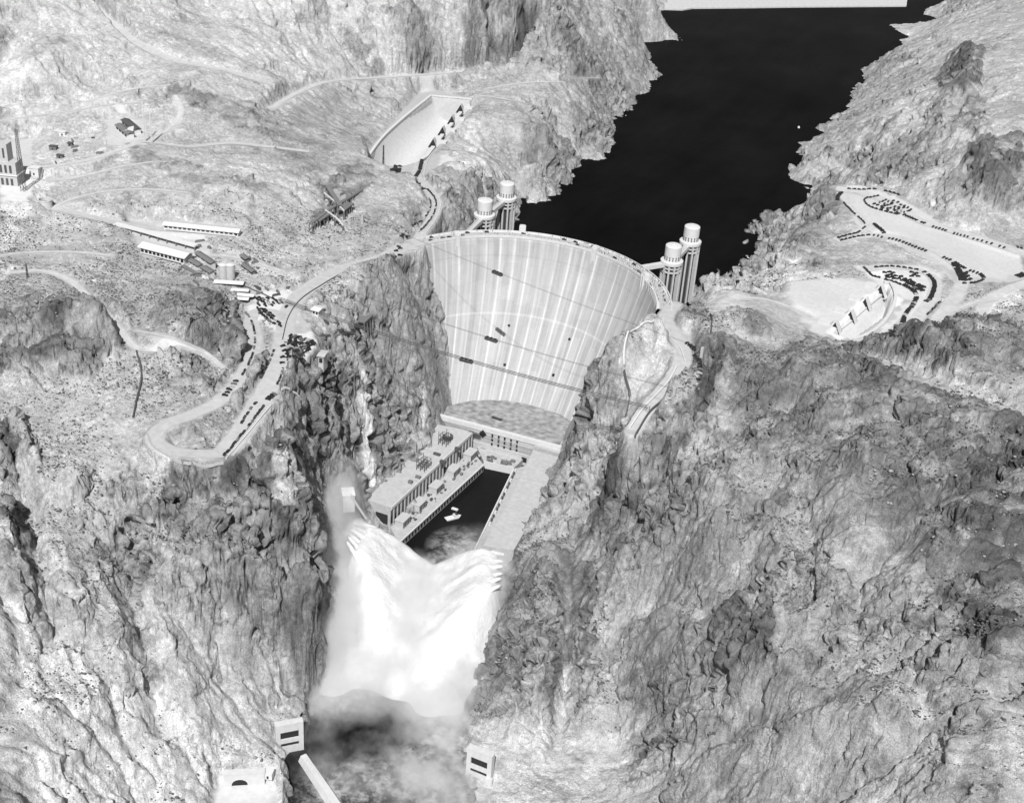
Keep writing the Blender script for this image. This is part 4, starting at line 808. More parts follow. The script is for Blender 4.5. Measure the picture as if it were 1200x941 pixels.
# ------------------------------------------------------------------ tunnel outlet portals at the river
def base_frame(u, v, z, kx):
    """frame at an image pixel: local x along the face, y out of the face (towards the river), z up"""
    c = at(u, v, z); e = Vector((_r[0], _r[1], 0))+kx*Vector((math.sin(YAW), math.cos(YAW), 0)); e.normalize(); nn = Vector((e.y, -e.x, 0))
    M = Matrix(((e.x, nn.x, 0, c[0]), (e.y, nn.y, 0, c[1]), (0, 0, 1, c[2]), (0, 0, 0, 1))); return M, c
def gate_house(u, v, kx, w, h, lab):
    M, c = base_frame(u, v, -176, kx); t = thing('outlet_gate_house', lab, 'gate house', tuple(c), 'tunnel outlet portals at the river'); k = w/26.; M_w = stain_mat('portal_concrete', .50)
    f = MB(); f.box(-13*k, -8.6*k, -5, 0, -6, h, M); f.build('pier', M_w, t)
    MB().box(8.6*k, 13*k, -5, 0, -6, h, M).build('pier', M_w, t)
    MB().box(-8.59*k, 8.59*k, -5, 0, h-6.5, h, M).build('lintel', M_w, t); MB().box(-8.59*k, 8.59*k, -5, -.2, h*.30, h*.46, M).build('cross_beam', M_w, t)
    MB().box(-8.59*k, 8.59*k, -5, -.2, -6, h*.19, M).build('sill', M_w, t)
    MB().box(-8.59*k, 8.59*k, -2.2, -1.2, h*.46, h-6.5, M).build('shade_panel', M_dark, t); MB().box(-8.59*k, 8.59*k, -2.2, -.6, h*.19, h*.30, M).build('shade_panel', M_dark, t)  # black panels put the recess shade into both openings
    MB().box(-13.1*k, 13.1*k, -5.1, .1, h+.004, h+.5, M).build('roof_slab', M_w, t)
    MB().box(9*k if kx < 0 else -16*k, 16*k if kx < 0 else -9*k, 0.004, 2.5, -6, h*.25, M).build('fender_block', M_w, t)
gate_house(340, 879, .40, 20, 24.5, 'white concrete gate house with two dark openings at the foot of the left cliff'); gate_house(560, 912, -.43, 19.5, 24.5, 'white concrete gate house with two dark openings below the right cliff')
M, c = base_frame(281, 921, -171.4, .18); t = thing('tunnel_portal', 'wide pale concrete wall with a dark arched tunnel mouth at bottom left', 'tunnel portal', tuple(c))
V = []; n = 14; W_, H_ = 5.4, 4.6
arcp = [(W_*math.cos(PI*k/n), 1.5+H_*math.sin(PI*k/n)) for k in range(n+1)]
for y in (0, -4):
    V += [M@Vector((x, y, z)) for x, z in [(-10.5, -8), (-10.5, 11), (17, 11), (17, -8)]]+[M@Vector((x, y, z)) for x, z in arcp]+[M@Vector((W_, y, -8)), M@Vector((-W_, y, -8))]
q = n+1; o_ = 4+q+2; fr = [(2, 3, 4+q, 4)]+[(2, 4+k, 4+k+1) for k in range(n//2)]+[(2, 4+n//2, 1)]+[(1, 4+k, 4+k+1) for k in range(n//2, n)]+[(1, 4+n, 4+q+1, 0)]
F = fr+[tuple(o_+i for i in f[::-1]) for f in fr]+[(4+k, 4+k+1, o_+4+k+1, o_+4+k) for k in range(n)]+[(0, 1, o_+1, o_), (1, 2, o_+2, o_+1), (2, 3, o_+3, o_+2), (4, 4+q, o_+4+q, o_+4), (4+q-1, 4+q+1, o_+4+q+1, o_+4+q-1)]
MB().add(V, F).build('portal_wall', M_conc_white, t); MB().box(-W_, W_, -1.6, -1.0, -8, 8, M).build('tunnel_mouth', M_dark, t); MB().box(-11, 17.5, -4.5, .4, 11.004, 11.8, M).build('coping', M_conc_white, t)
c = at(315, 909, -166); t = thing('guard_hut', 'small white hut beside the arched tunnel portal', 'hut', tuple(c)); g_ = ground(c[0], c[1]); zb = max(g_, c[2])
M = Matrix.Translation((c[0], c[1], zb))@Matrix.Rotation(.3, 4, 'Z'); MB().box(-3, 3, -2.5, 2.5, -1, 4.5, M).build('walls', M_white, t); MB().box(-3.4, 3.4, -2.9, 2.9, 4.504, 5.1, M).build('roof', M_white, t); MB().box(-.7, .7, -2.7, -2.504, 0, 2.2, M).build('door', M_dark, t)
# ------------------------------------------------------------------ sheds and works on the left bank
def shed(a, b, z, depth, h, lab, roof=M_shed, wall=M_wall, win=12, rise=1.6, name='storage_shed', cat='shed', group=None, eave=1.2):
    """gabled shed whose front foot runs from image pixel a to image pixel b (left to right)"""
    p, q = at(*a, z), at(*b, z); e = Vector((q[0]-p[0], q[1]-p[1], 0)); L = e.length; th = math.atan2(e.y, e.x); M = Matrix.Translation((p[0], p[1], z))@Matrix.Rotation(th, 4, 'Z')
    t = thing(name, lab, cat, tuple(p), group)
    MB().box(0, L, 0, depth, -6, h, M).build('walls', wall, t)
    V = [M@Vector((x, y, zz)) for x in (-eave, L+eave) for y, zz in ((-eave, h-.1), (depth/2, h+rise), (depth+eave, h-.1), (depth+eave, h+.3), (depth/2, h+rise+.45), (-eave, h+.3))]
    MB().add(V, [(0, 1, 2, 3, 4, 5), (11, 10, 9, 8, 7, 6)]+[(i, (i+1) % 6, 6+(i+1) % 6, 6+i) for i in range(6)]).build('roof', roof, t)
    for k in range(win):
        w = L/win; MB().box(k*w+w*.18, (k+1)*w-w*.18, -.15, -.004, h*.3, h*.78, M).build('window', M_dark, t)
    return M, L, t
M, L, t = shed((192, 269), (279, 278), 12.5, 9, 4.6, 'very long low shed with a pale roof cut into the slope', win=16)
MB().box(2, L-2, -3.4, -2.6, 2.4, 3.0, M).build('canopy_edge', M_shed, t)
M, L, t = shed((165, 298), (216, 311), 7, 13, 7.5, 'two storey pale building with rows of dark windows below the long shed', win=11, rise=2.4, name='office_building', cat='building', eave=2)
MB().box(L*.05, L*.95, -3.5, -2.004, 3.2, 3.7, M).build('porch_roof', M_shed, t)
for k in range(10): MB().box(k*L/10+1, k*L/10+3.2, -.15, -.004, -3.4, -.6, M).build('window', M_dark, t)
def trestle(path, w, h, lab, deckm=M_shed, step=9, name='timber_trestle', cat='trestle', snap=False):
    P = line(path)
    if snap: P = np.array([ray(*map(float, q.split()[:2])) for q in path.split(';')]); P[:, 2] = P[:, 2].max()+2.5
    P = resample(P, max(3, int(len(path.split(';'))*6))); t = thing(name, lab, cat, tuple(P[0])); d = MB()
    V = []; n = len(P)
    for i in range(n):
        a = P[min(i+1, n-1)]-P[max(i-1, 0)]; l = np.array([-a[1], a[0], 0]); l = l/np.linalg.norm(l)*w/2
        for sx, dz in ((-1, .5), (1, .5), (1, -.9), (-1, -.9)): V.append(P[i]+l*sx+np.array([0, 0, dz]))
    d.add(V, [(4*i+k, 4*i+(k+1) % 4, 4*i+4+(k+1) % 4, 4*i+4+k) for i in range(n-1) for k in range(4)]+[(0, 1, 2, 3), (4*n-1, 4*n-2, 4*n-3, 4*n-4)]); d.build('deck', deckm, t)
    Q = resample(P, max(3, int(np.linalg.norm(P[-1]-P[0])/step)))
    for i, p in enumerate(Q):
        a = Q[min(i+1, len(Q)-1)]-Q[max(i-1, 0)]; l = np.array([-a[1], a[0], 0]); l = l/np.linalg.norm(l)*w*.42
        for s in (-1, 1):
            g_ = ground(p[0]+l[0]*s*1.3, p[1]+l[1]*s*1.3)-.5
            if g_ < p[2]-1: MB().beam(p+l*s-np.array([0, 0, .9]), (p[0]+l[0]*s*1.3, p[1]+l[1]*s*1.3, g_), .7, .7).build('post', M_wood, t)
    return t
trestle('135 262 14;170 271 14;205 281 14;230 288 13.5', 6, 6, 'long sloping pale conveyor trestle running down past the two storey building')
trestle('214 311 9;226 318 8;236 326 6;244 334 4', 4, 4, 'short dark timber trestle stepping down below the two storey building', M_wood, 5)
grp = 'small sheds stepping down the slope'
for a, b, z, lab in [((222, 309), (232, 315), 8, 'small dark roofed shed next to the gable end of the two storey building'), ((229, 300), (247, 312), 9, 'narrow dark roofed shed behind the two storey building on the slope'), ((236, 317), (246, 323), 6, 'lowest small dark roofed shed left of the silos')]:
    shed(a, b, z, 5, 3, lab, M_wood, M_wall, 3, 1, group=grp)
for u, lab in ((262, 'left one of two tall concrete silos'), (270.5, 'right one of two tall concrete silos')):
    c = at(u, 327, 3.5); t = thing('silo', lab, 'silo', tuple(c), 'pair of concrete silos'); MB().lathe([(4.1, -3), (4.1, 17.5)], 24, (c[0], c[1])).build('barrel', M_conc, t)
    for v_ in t.children: v_.location.z += 0
    MB().lathe([(4.3, 17.504), (4.3, 18.3), (1, 19.2)], 24, (c[0], c[1])).build('cap', M_conc_white, t)
shed((252, 336), (284, 338), 2.5, 6, 4, 'long white building at the foot of the silos', M_white, M_dark, 8, 1)
for k, (a, b, lab) in enumerate([((272, 344), (290, 345), 'topmost dark long shed right of the dark rocky hill'), ((273, 349), (296, 351), 'middle dark long shed right of the dark rocky hill'), ((274, 354), (290, 355), 'lowest dark long shed right of the dark rocky hill')]):
    shed(a, b, 1.2-.3*k, 4.2, 3, lab, M_shed, M_dark, 5, .7, group='row of long dark sheds')
for a, b, lab in [((282, 303), (288, 307), 'small dark shed on the slope right of the silos'), ((284, 314), (295, 322), 'long narrow dark shed on the slope above the plaza')]:
    shed(a, b, ground(*at(*b, 5)[:2])+.5, 4, 3, lab, M_wood, M_wood, 3, .8)
M, L, t = shed((366, 369), (373, 371), -.8, 9, 5, 'small white cabin on the graded ledge beside the canyon road', M_white, M_white, 2, 1, name='cabin', cat='cabin')
# round water tank
c = at(54, 245, 14); t = thing('water_tank', 'round pale open topped water tank on the left slope', 'tank', tuple(c)); MB().lathe([(6.6, 10), (6.6, 24)], 28, (c[0], c[1]), cap=False).lathe([(6.9, 23.4), (6.9, 24.3), (6.0, 24.3), (6.0, 20.2), (.05, 20.2)], 28, (c[0], c[1]), cap=False).build('shell', M_conc_white, t); MB().lathe([(5.95, 20.3), (.05, 20.35)], 24, (c[0], c[1]), cap=False).build('water_surface', M_dark, t)
# mixing plant at the edge of the frame
c = at(12, 216, 24); t = thing('mixing_plant', 'tall pale mixing plant with dark bays at the left edge of the photo', 'plant', tuple(c)); M = Matrix.Translation(tuple(c))@Matrix.Rotation(.35, 4, 'Z')
MB().box(-22, 12, -8, 8, -6, 26, M).build('bin_house', M_conc, t); MB().box(-18, 4, -6, 6, 26.004, 44, M).build('headhouse', M_conc, t); MB().box(-23, 13, -9, 9, 12, 13, M).build('walkway', M_shed, t)
for k in range(6): MB().box(-20+k*5, -17.5+k*5, -8.3, -8.004, 15, 23, M).build('bay', M_steel, t); MB().box(-20+k*5, -17.5+k*5, -8.3, -8.004, 2, 9, M).build('bay', M_steel, t)
for k in range(4): MB().box(-16+k*5, -14+k*5, -6.3, -6.004, 30, 40, M).build('window', M_steel, t)
def mast(u, v, z, h, lab, w=1.6, m=M_steel, name='lattice_mast'):
    c = at(u, v, z); g_ = min(ground(c[0], c[1]), z); t = thing(name, lab, 'mast', (c[0], c[1], g_)); nb = max(4, int(h/6)); mb = MB()
    cor = [(-1, -1), (1, -1), (1, 1), (-1, 1)]; P = lambda k, f: (c[0]+cor[k % 4][0]*w*(1-.6*f), c[1]+cor[k % 4][1]*w*(1-.6*f), g_+h*f)
    for k in range(4): MB().beam(P(k, 0), P(k, 1), .38, .38).build('leg', m, t)
    for i in range(nb):
        for k in range(4): mb.beam(P(k, i/nb), P(k+1, (i+1)/nb), .24, .24)
        for k in range(4): mb.beam(P(k, (i+1)/nb), P(k+1, (i+1)/nb), .24, .24)
    mb.build('bracing', m, t); return t
mast(28, 226, 23, 66, 'tall dark lattice mast beside the mixing plant', 2.2); mast(449, 206, 1.5, 36, 'dark derrick mast standing at the near end of the left spillway', 1.0); mast(33, 330, 12, 17, 'dark pole mast on the ridge at the left edge', .8)
mast(170, 165, 42, 44, 'left one of two thin pale masts behind the yard', .6, M_white); mast(178, 168, 41, 42, 'right one of two thin pale masts behind the yard', .6, M_white)
for k, (a, b, lab) in enumerate([((136, 152), (149, 163), 'front dark roofed warehouse in the upper yard'), ((143, 146), (157, 158), 'back dark roofed warehouse in the upper yard'), ((153, 160), (160, 156), 'small white warehouse at the right end of the upper yard')]):
    shed(a, b, 41, 8, 5, lab, (M_wood, M_steel, M_white)[k], M_white, 4, 1.5, group='warehouses in the upper yard')
for u, v, z, w, d, h, lab in [(62, 166, 40, 8, 5, 4, 'small dark shed alone in the upper left yard'), (70, 178, 38, 7, 4, 3, 'low dark shed in the middle of the left yard'), (82, 163, 41, 5, 4, 3, 'tiny dark shed right of the lone yard shed'), (73, 150, 44, 7, 5, 4, 'small pale shed by the upper track on the left'), (42, 204, 27, 10, 8, 7, 'pale block house near the mixing plant')]:
    c = at(u, v, z); zb = ground(c[0], c[1]); M = Matrix.Translation((c[0], c[1], zb))@Matrix.Rotation(.3, 4, 'Z'); t = thing('yard_shed', lab, 'shed', (c[0], c[1], zb), 'sheds about the left yard'); dk = 'dark' in lab
    MB().box(-w/2, w/2, -d/2, d/2, -2, h, M).build('walls', M_wood if dk else M_white, t); MB().box(-w/2-.5, w/2+.5, -d/2-.5, d/2+.5, h+.004, h+.5, M).build('roof', M_steel if dk else M_white, t); MB().box(-.8, .8, -d/2-.2, -d/2-.004, 0, 2.3, M).build('door', M_dark, t)
# timber gantries above the canyon road (beside the derrick)
trestle('364 262 15;385 246 16;405 234 15;425 222 12;443 211 8', 3.6, 8, 'long dark timber trestle climbing the slope towards the derrick', M_wood, 6)
trestle('380 226 20;392 236 18;403 247 15', 1.1, 6, 'upper pale pipe trestle crossing the long trestle', M_conc_white, 8); trestle('381 246 17;394 255 14;402 264 10', 1.1, 5, 'lower pale pipe trestle crossing the long trestle', M_conc_white, 8)
trestle('384 218 22;389 226 20;398 240 19', 5, 6, 'dark timber crib at the top of the trestle slope', M_wood, 5); trestle('400 246 15;411 238 14', 8, 6, 'dark timber platform under the long trestle', M_wood, 5); trestle('372 258 14;386 249 15', 7, 6, 'dark timber platform at the foot of the long trestle', M_wood, 5)
trestle('438 218 8;426 222 7;420 229 5;434 238 4', 4.5, 5, 'dark L-shaped timber retaining frame below the derrick', M_wood, 5)
shed((444, 217), (460, 226), 2.5, 8, 4.5, 'dark long roofed shed at the foot of the derrick', M_wood, M_dark, 4, 1.4)
trestle('423 380 -9;433 371 -6', 8, 6, 'dark square timber platform hanging on the canyon rim', M_wood, 4, snap=True); trestle('412 446 -46;417 436 -42', 6, 6, 'dark timber platform halfway down the left canyon wall', M_wood, 4, snap=True)
trestle('381 421 -14;388 430 -17', 4, 5, 'dark narrow timber stage on the canyon rim by the car park', M_wood, 4, snap=True)
M, L, t = shed((373, 428), (379, 429), -14, 10, 9, 'tall pale block house on the canyon rim below the car park', M_conc, M_conc, 1, .3, name='block_house', cat='block house')
for u, v, z, lab in [(389, 392, -4, 'small dark shack on the ledge above the canyon'), (404, 408, -14, 'dark flat stage at the canyon edge'), (378, 384, -1, 'tiny dark box on the ledge above the canyon')]:
    c = at(u, v, z); zb = ground(c[0], c[1]); M = Matrix.Translation((c[0], c[1], zb))@Matrix.Rotation(.5, 4, 'Z'); t = thing('shack', lab, 'shack', (c[0], c[1], zb)); MB().box(-2.6, 2.6, -1.6, 1.6, -1, 2.4, M).build('walls', M_wood, t); MB().box(-3, 3, -2, 2, 2.404, 2.8, M).build('roof', M_steel, t)
# house of the canyon wall valves, left
c = at(408, 580, -118); t = thing('valve_house', 'pale valve house with a slanting chute above the left water jets', 'valve house', tuple(c)); M = Matrix.Translation(tuple(c))@Matrix.Rotation(-.9, 4, 'Z')
MB().box(-6, 6, -5, 5, -14, 3, M).build('house', M_conc_white, t); MB().box(-6.6, 6.6, -5.6, 5.6, 3.004, 3.8, M).build('roof', M_white, t); p0 = at(411, 580, -114); p1 = at(429, 607, -140); MB().beam(tuple(p0), tuple(p1), 3, 2).build('chute', M_conc, t)
# ------------------------------------------------------------------ walls, parapets, pipe
def wall(path, h, w, lab, m=M_conc_white, name='parapet_wall', cat='wall', sm=True, drop=1.0):
    P = line(path); P = smooth(P, 6) if sm and len(P) > 2 else resample(P, 12); P = resample(P, max(6, int(np.linalg.norm(np.diff(P, axis=0), axis=1).sum()/4))); V = []; n = len(P)
    for i in range(n):
        a = P[min(i+1, n-1)]-P[max(i-1, 0)]; l = np.array([-a[1], a[0], 0]); l = l/np.linalg.norm(l)*w/2; g_ = ground(P[i][0], P[i][1])
        for sx, dz in ((-1, h), (1, h), (1, -drop), (-1, -drop)): V.append((P[i][0]+l[0]*sx, P[i][1]+l[1]*sx, g_+dz))
    o = MB().add(V, [(4*i+k, 4*i+(k+1) % 4, 4*i+4+(k+1) % 4, 4*i+4+k) for i in range(n-1) for k in range(4)]+[(0, 1, 2, 3), (4*n-1, 4*n-2, 4*n-3, 4*n-4)]).build(name, m, loc=tuple(P[0])); return tag(o, lab, cat)
wall('172 508 -10.5;178 521 -11;193 532 -12;222 540 -13;262 541 -14', 1.5, .8, 'low pale parapet curving round the outside of the hairpin bend', M_conc_grey); wall('265 538 -14;290 509 -11.5;308 486 -8.5;318 474 -7', 1.5, .8, 'straight pale parapet along the canyon edge of the lower road')
wall('330 462 -5;345 456 -5.5;352 453 -6', 1.2, .7, 'short pale parapet branching off towards the canyon'); wall('334 442 -3;338 425 -2.5;350 419 -2;366 413 -2', 1.4, .7, 'curved pale parapet below the crowded car park')
wall('331 398 -.6;338 372 0;352 352 .5;375 336 1;402 321 1;430 313 1;452 305 1', 1.3, .6, 'long dark fence curving along the outside of the canyon road', M_steel, 'road_fence', 'fence'); wall('333 402 -1;352 404 -2;376 405 -3;388 412 -7;396 420 -12', 1.2, .6, 'dark fence along the rim beside the car park', M_steel, 'road_fence', 'fence')
wall('788 376 0;787 392 -1.5;797 404 -2.2;806 411 -2.5;817 431 -4', .9, .8, 'pale kerb wall along the lake side of the overlook road') if False else None
wall('789 373 0;788 386 -.6;799 401 -1.6;807 409 -2.2;815 425 -3.5', 1.3, .8, 'dark wall along the canyon side of the overlook road', M_steel, 'road_fence', 'fence') if False else None
wall('777 374 0;777 385 -.5;786 398 -1.4;796 407 -2;803 425 -4', 1.5, .8, 'curving pale wall along the canyon edge of the overlook road'); wall('793 430 -4.5;784 446 -6.5;771 461 -9.5;753 480 -13.5;738 502 -19', 2.2, 1.2, 'pale retaining wall descending along the overlook road')
wall('799 444 -7;789 456 -9;776 471 -11.5;760 486 -15;744 512 -21', 2.4, 1.2, 'dark wall on the uphill side of the descending road', M_steel, 'retaining_wall', 'wall'); wall('831 376 3;832 390 2;831 404 1', 3, 1, 'short upright dark wall on the rocks right of the dam', M_steel, 'retaining_wall', 'wall')
wall('500 190 1.5;490 204 2;490 212 2;503 224 2;512 240 2;508 256 2;496 272 1.2', 1.2, .6, 'pale parapet along the lake side of the winding spillway road') if False else None
wall('507 180 1.5;501 190 1.8;497 203 2;498 213 2;508 223 2.2;516 239 2.2;511 257 2;499 274 1.4', 1.2, .7, 'pale parapet on the lake side of the winding spillway road')
wall('960 324 -1;985 333 -1;1008 343 -1', 1.0, 3.0, 'straight pale concrete strip leading down to the right spillway', sm=False)
P = [at(u, v, -177) for u, v in ((356, 888), (368, 905), (382, 925), (398, 948), (420, 980))]
V = []
for i, p in enumerate(P):
    a = P[min(i+1, 4)]-P[max(i-1, 0)]; l = np.array([-a[1], a[0], 0]); l = l/np.linalg.norm(l)
    for sx, dz in ((-2.4-i*.4, 3.6), (1.8, 3.6), (5.5, -6), (-6.5-i*.5, -6)): V.append(p+l*sx+np.array([0, 0, dz]))
tag(MB().add(V, [(4*i+k, 4*i+(k+1) % 4, 4*i+4+(k+1) % 4, 4*i+4+k) for i in range(4) for k in range(4)]+[(0, 1, 2, 3), (19, 18, 17, 16)]).build('training_wall', M_conc_white, loc=tuple(P[0])), 'long pale wall dividing the tunnel outflow channel from the river', 'wall')
# pipe down the bench beside the dam
def pipe(path, r, lab, m=M_steel, off=1.0, name='pipeline', cat='pipe'):
    P = smooth(np.array([ray(*map(float, q.split())) for q in path.split(';')]), 5); P = [(p[0], p[1], ground(p[0], p[1])+off) for p in P]; return tag(MB().tube(P, r, 6).build(name, m, loc=P[0]), lab, cat)
pipe('766 377;752 381;740 389;733 400;731 415;731 428', .9, 'pale pipe curving down from the right end of the dam', M_conc_white); pipe('730 430;733 445;737 458;737 466', 1.3, 'dark pipe lying down the bench right of the dam'); pipe('737 466;735 480;733 490', .9, 'thin dark pipe continuing below the bench')
pipe('160 412;166 440;160 470;156 490', .8, 'dark pipe running down the left slope above the hairpin'); pipe('332 356;318 350;300 342;285 336', .5, 'thin dark pipe beside the plaza')
# ------------------------------------------------------------------ cableways across the canyon
def cableway(a, b, sag, nl, caru, lab, sp=2.5, r=.28, hgt=5):
    a, b = (Vector(ray(*q)) for q in (a, b)); a.z += hgt; b.z += hgt; car = min(np.linspace(.05, .95, 181), key=lambda q: abs(pix(np.array(a.lerp(b, q)-Vector((0, 0, sag*4*q*(1-q)))))[0, 0]-caru))
    t = thing('cableway', lab, 'cableway', tuple(a), 'cableways across the canyon'); h = (b-a).normalized(); l = Vector((-h.y, h.x, 0)).normalized()
    for k in range(nl):
        P = [a.lerp(b, s)+l*(k-(nl-1)/2)*sp-Vector((0, 0, sag*4*s*(1-s))) for s in np.linspace(0, 1, 25)]; MB().tube([tuple(p) for p in P], r, 5).build('cable', M_steel, t)
    if car:
        c = a.lerp(b, car)-Vector((0, 0, sag*4*car*(1-car))); th = math.atan2(h.y, h.x); M = Matrix.Translation(c)@Matrix.Rotation(th, 4, 'Z'); cr = MB().box(-6, 6, -1.5, 1.5, -2.2, .3, M).build('carriage', M_steel, t)
        for s in (-4, 0, 4): MB().box(s-.9, s+.9, -1.3, 1.3, .304, .8, M).build('sheave', M_black, cr)
    for P in (a, b): MB().box(P.x-1.2, P.x+1.2, P.y-1.2, P.y+1.2, min(ground(P.x, P.y), P.z)-2, P.z+.8).build('anchor', M_conc_grey, t)
cableway((328, 356), (759, 483), 6, 3, 547, 'main cableway of dark cables sagging across the canyon in front of the dam', 2.2, .30)
cableway((405, 345), (790, 462), 5, 2, 575, 'second thin cableway with a dark carriage across the middle of the dam face', 1.6, .13)
cableway((425, 262), (822, 418), 4, 2, 583, 'uppermost thin cableway with its dark carriage near the dam crest', 1.6, .09, 8)
print('works', round(time.time()-T0, 1))

# a low pale strip added across the far lake, not a known shore
P = [at(u, v, -65) for u, v in ((770, 12), (800, 13), (812, 11), (862, 10.5), (930, 9.5), (1062, 8.5), (1064, -8), (1040, -50), (940, -62), (780, -62), (720, -50), (755, 8))]
o = MB().prism([(p[0], p[1]) for p in P], -70, -62.5).build('added_shore', M_dirt); o['kind'] = 'structure'
rs = random.Random(21)
ROWS = [((286, 300), (300, 312), 6, 'stacked timber and formwork on the slope above the plaza', 2), ((228, 322), (250, 334), 7, 'stacked timber below the two storey building', 4), ((300, 336), (330, 348), 6, 'stacked timber along the back of the plaza', .5), ((368, 218), (412, 262), 14, 'timber bents left on the trestle slope', 18), ((60, 150), (130, 200), 12, 'stacked material lying about the left yard', 38), ((378, 372), (410, 398), 8, 'boxes and gear on the ledge above the canyon wall', -2), ((190, 282), (260, 292), 6, 'stacked pipe between the two long sheds', 10)]
for (u0, v0), (u1, v1), n_, lab, z_ in ROWS:
    for k in range(n_):
        p = ray(rs.uniform(u0, u1), rs.uniform(v0, v1)); L_, w_, h_ = rs.uniform(4, 11), rs.uniform(1, 2.2), rs.uniform(.8, 2.4); M = Matrix.Translation((p[0], p[1], ground(p[0], p[1])+.3))@Matrix.Rotation(rs.choice([-.5, -.35, .9, 1.1])+rs.uniform(-.2, .2), 4, 'Z')
        mb = MB()
        for q in range(3): mb.box(-L_/2+q*.4, L_/2-q*.3, -w_/2+q*.1, w_/2-q*.1, -1.2 if q == 0 else h_*q/3+.004, h_*(q+1)/3, M)
        tag(mb.build('material_stack', rs.choice([M_wood, M_wood, M_steel, M_shed])), lab[0].upper()*0+lab, 'stack', 'stacks: '+lab[:40])
# ------------------------------------------------------------------ road ribbons
RL = {}
for nm, wd, P in road_w:
    Q = resample(P, max(8, int(np.linalg.norm(np.diff(P[:, :2], axis=0), axis=1).sum()/3))); n = len(Q); V = []; nc = 7
    for i in range(n):
        a = Q[min(i+1, n-1)]-Q[max(i-1, 0)]; l = np.array([-a[1], a[0]]); l = l/(np.linalg.norm(l)+1e-9)
        for s in np.linspace(-.5, .5, nc): x, y = Q[i][:2]+l*s*wd*(1+.05*math.sin(i*.7+s)); V.append((x, y, ground(x, y)+.28+(.05 if nm == 'dirt_track' else 0)))
    F = [(i*nc+k, i*nc+k+1, (i+1)*nc+k+1, (i+1)*nc+k) for i in range(n-1) for k in range(nc-1)]
    o = MB().add(V, F).build(nm, M_dirt if nm in ('dirt_track', 'plateau_road') else M_road, smooth=True); o['kind'] = 'structure'
# ------------------------------------------------------------------ parked cars of the crowd: individuals, copied from two built ones
def car_mesh(name, m):
    mb = MB(); prof = [(-2.3, .45), (-2.3, 1.0), (-2.0, 1.15), (-1.85, 1.72), (.35, 1.76), (.75, 1.2), (2.15, 1.08), (2.3, .85), (2.3, .45)]
    V = [(x, y*(1 if z < 1.3 else .86), z) for y in (-.8, .8) for x, z in prof]; k = len(prof); mb.add(V, [tuple(range(k))[::-1], tuple(range(k, 2*k))]+[(i, (i+1) % k, k+(i+1) % k, k+i) for i in range(k)])
    for sx in (-1.45, 1.5):
        for sy in (-1, 1):
            n = 10; V = [(sx+.38*math.cos(2*PI*j/n), sy*.72+o, .38+.38*math.sin(2*PI*j/n)) for o in (-.11, .11) for j in range(n)]; mb.add(V, [tuple(range(n)), tuple(range(n, 2*n))[::-1]]+[(j, (j+1) % n, n+(j+1) % n, n+j) for j in range(n)])
            mb.add([(sx-.62, sy*.62, .5), (sx-.35, sy*.62, .86), (sx+.35, sy*.62, .86), (sx+.62, sy*.62, .5), (sx-.62, sy*.93, .5), (sx-.35, sy*.93, .84), (sx+.35, sy*.93, .84), (sx+.62, sy*.93, .5)], [(0, 1, 2, 3), (7, 6, 5, 4), (0, 4, 5, 1), (1, 5, 6, 2), (2, 6, 7, 3), (3, 7, 4, 0)])
    o = mb.build(name, m); s = 1.03
    for v in o.data.vertices: v.co *= s
    return o.data, o
car_black, o1 = car_mesh('parked_car', M_black); car_grey, o2 = car_mesh('parked_car', M_tan); car_pale, o3 = car_mesh('parked_car', mat('pale_car_paint', .34, .45, .2, 2, spec=.5)); bpy.data.objects.remove(o3); bpy.data.objects.remove(o1); bpy.data.objects.remove(o2)
rc = random.Random(9); CARS = []
def cars_along(path, gap, mode, label, group, n=1, skip=.06, z=None, spread=0, cross=3.0):
    P = np.array([ray(*map(float, q.split())) for q in path.split(';')]); P = smooth(P, 6) if len(P) > 2 else P; D = np.r_[0, np.cumsum(np.linalg.norm(np.diff(P[:, :2], axis=0), axis=1))]; d = gap*.5
    while d < D[-1]:
        x = np.interp(d, D, P[:, 0]); y = np.interp(d, D, P[:, 1]); x2 = np.interp(d+1, D, P[:, 0]); y2 = np.interp(d+1, D, P[:, 1]); x1 = np.interp(d-1, D, P[:, 0]); y1 = np.interp(d-1, D, P[:, 1]); th = math.atan2(y2-y1, x2-x1)
        for k in range(n):
            if rc.random() > skip:
                o = (k-(n-1)/2)*cross+rc.uniform(-.3, .3); CARS.append((x-math.sin(th)*o, y+math.cos(th)*o, th+(PI/2 if mode == 'across' else 0)+rc.uniform(-.09, .09)+(PI if rc.random() < .5 else 0), label, group))
        d += gap*rc.uniform(.92, 1.15)
def cars_patch(poly, n, label, group, th, mind=4.2):
    P = [tuple(map(float, q.split())) for q in poly.split(';')]; A = np.array(P); done = []; tries = 0
    while len(done) < n and tries < 6000:
        tries += 1; u = rc.uniform(A[:, 0].min(), A[:, 0].max()); v = rc.uniform(A[:, 1].min(), A[:, 1].max())
        if poly_sd(A, np.array([u]), np.array([v]))[0] > 0: continue
        p = ray(u, v)
        if all(math.hypot(p[0]-q[0], p[1]-q[1]) > mind for q in done): done.append(p); CARS.append((p[0], p[1], th+rc.gauss(0, .18)+(PI if rc.random() < .5 else 0), label, group))
G = 'cars parked '
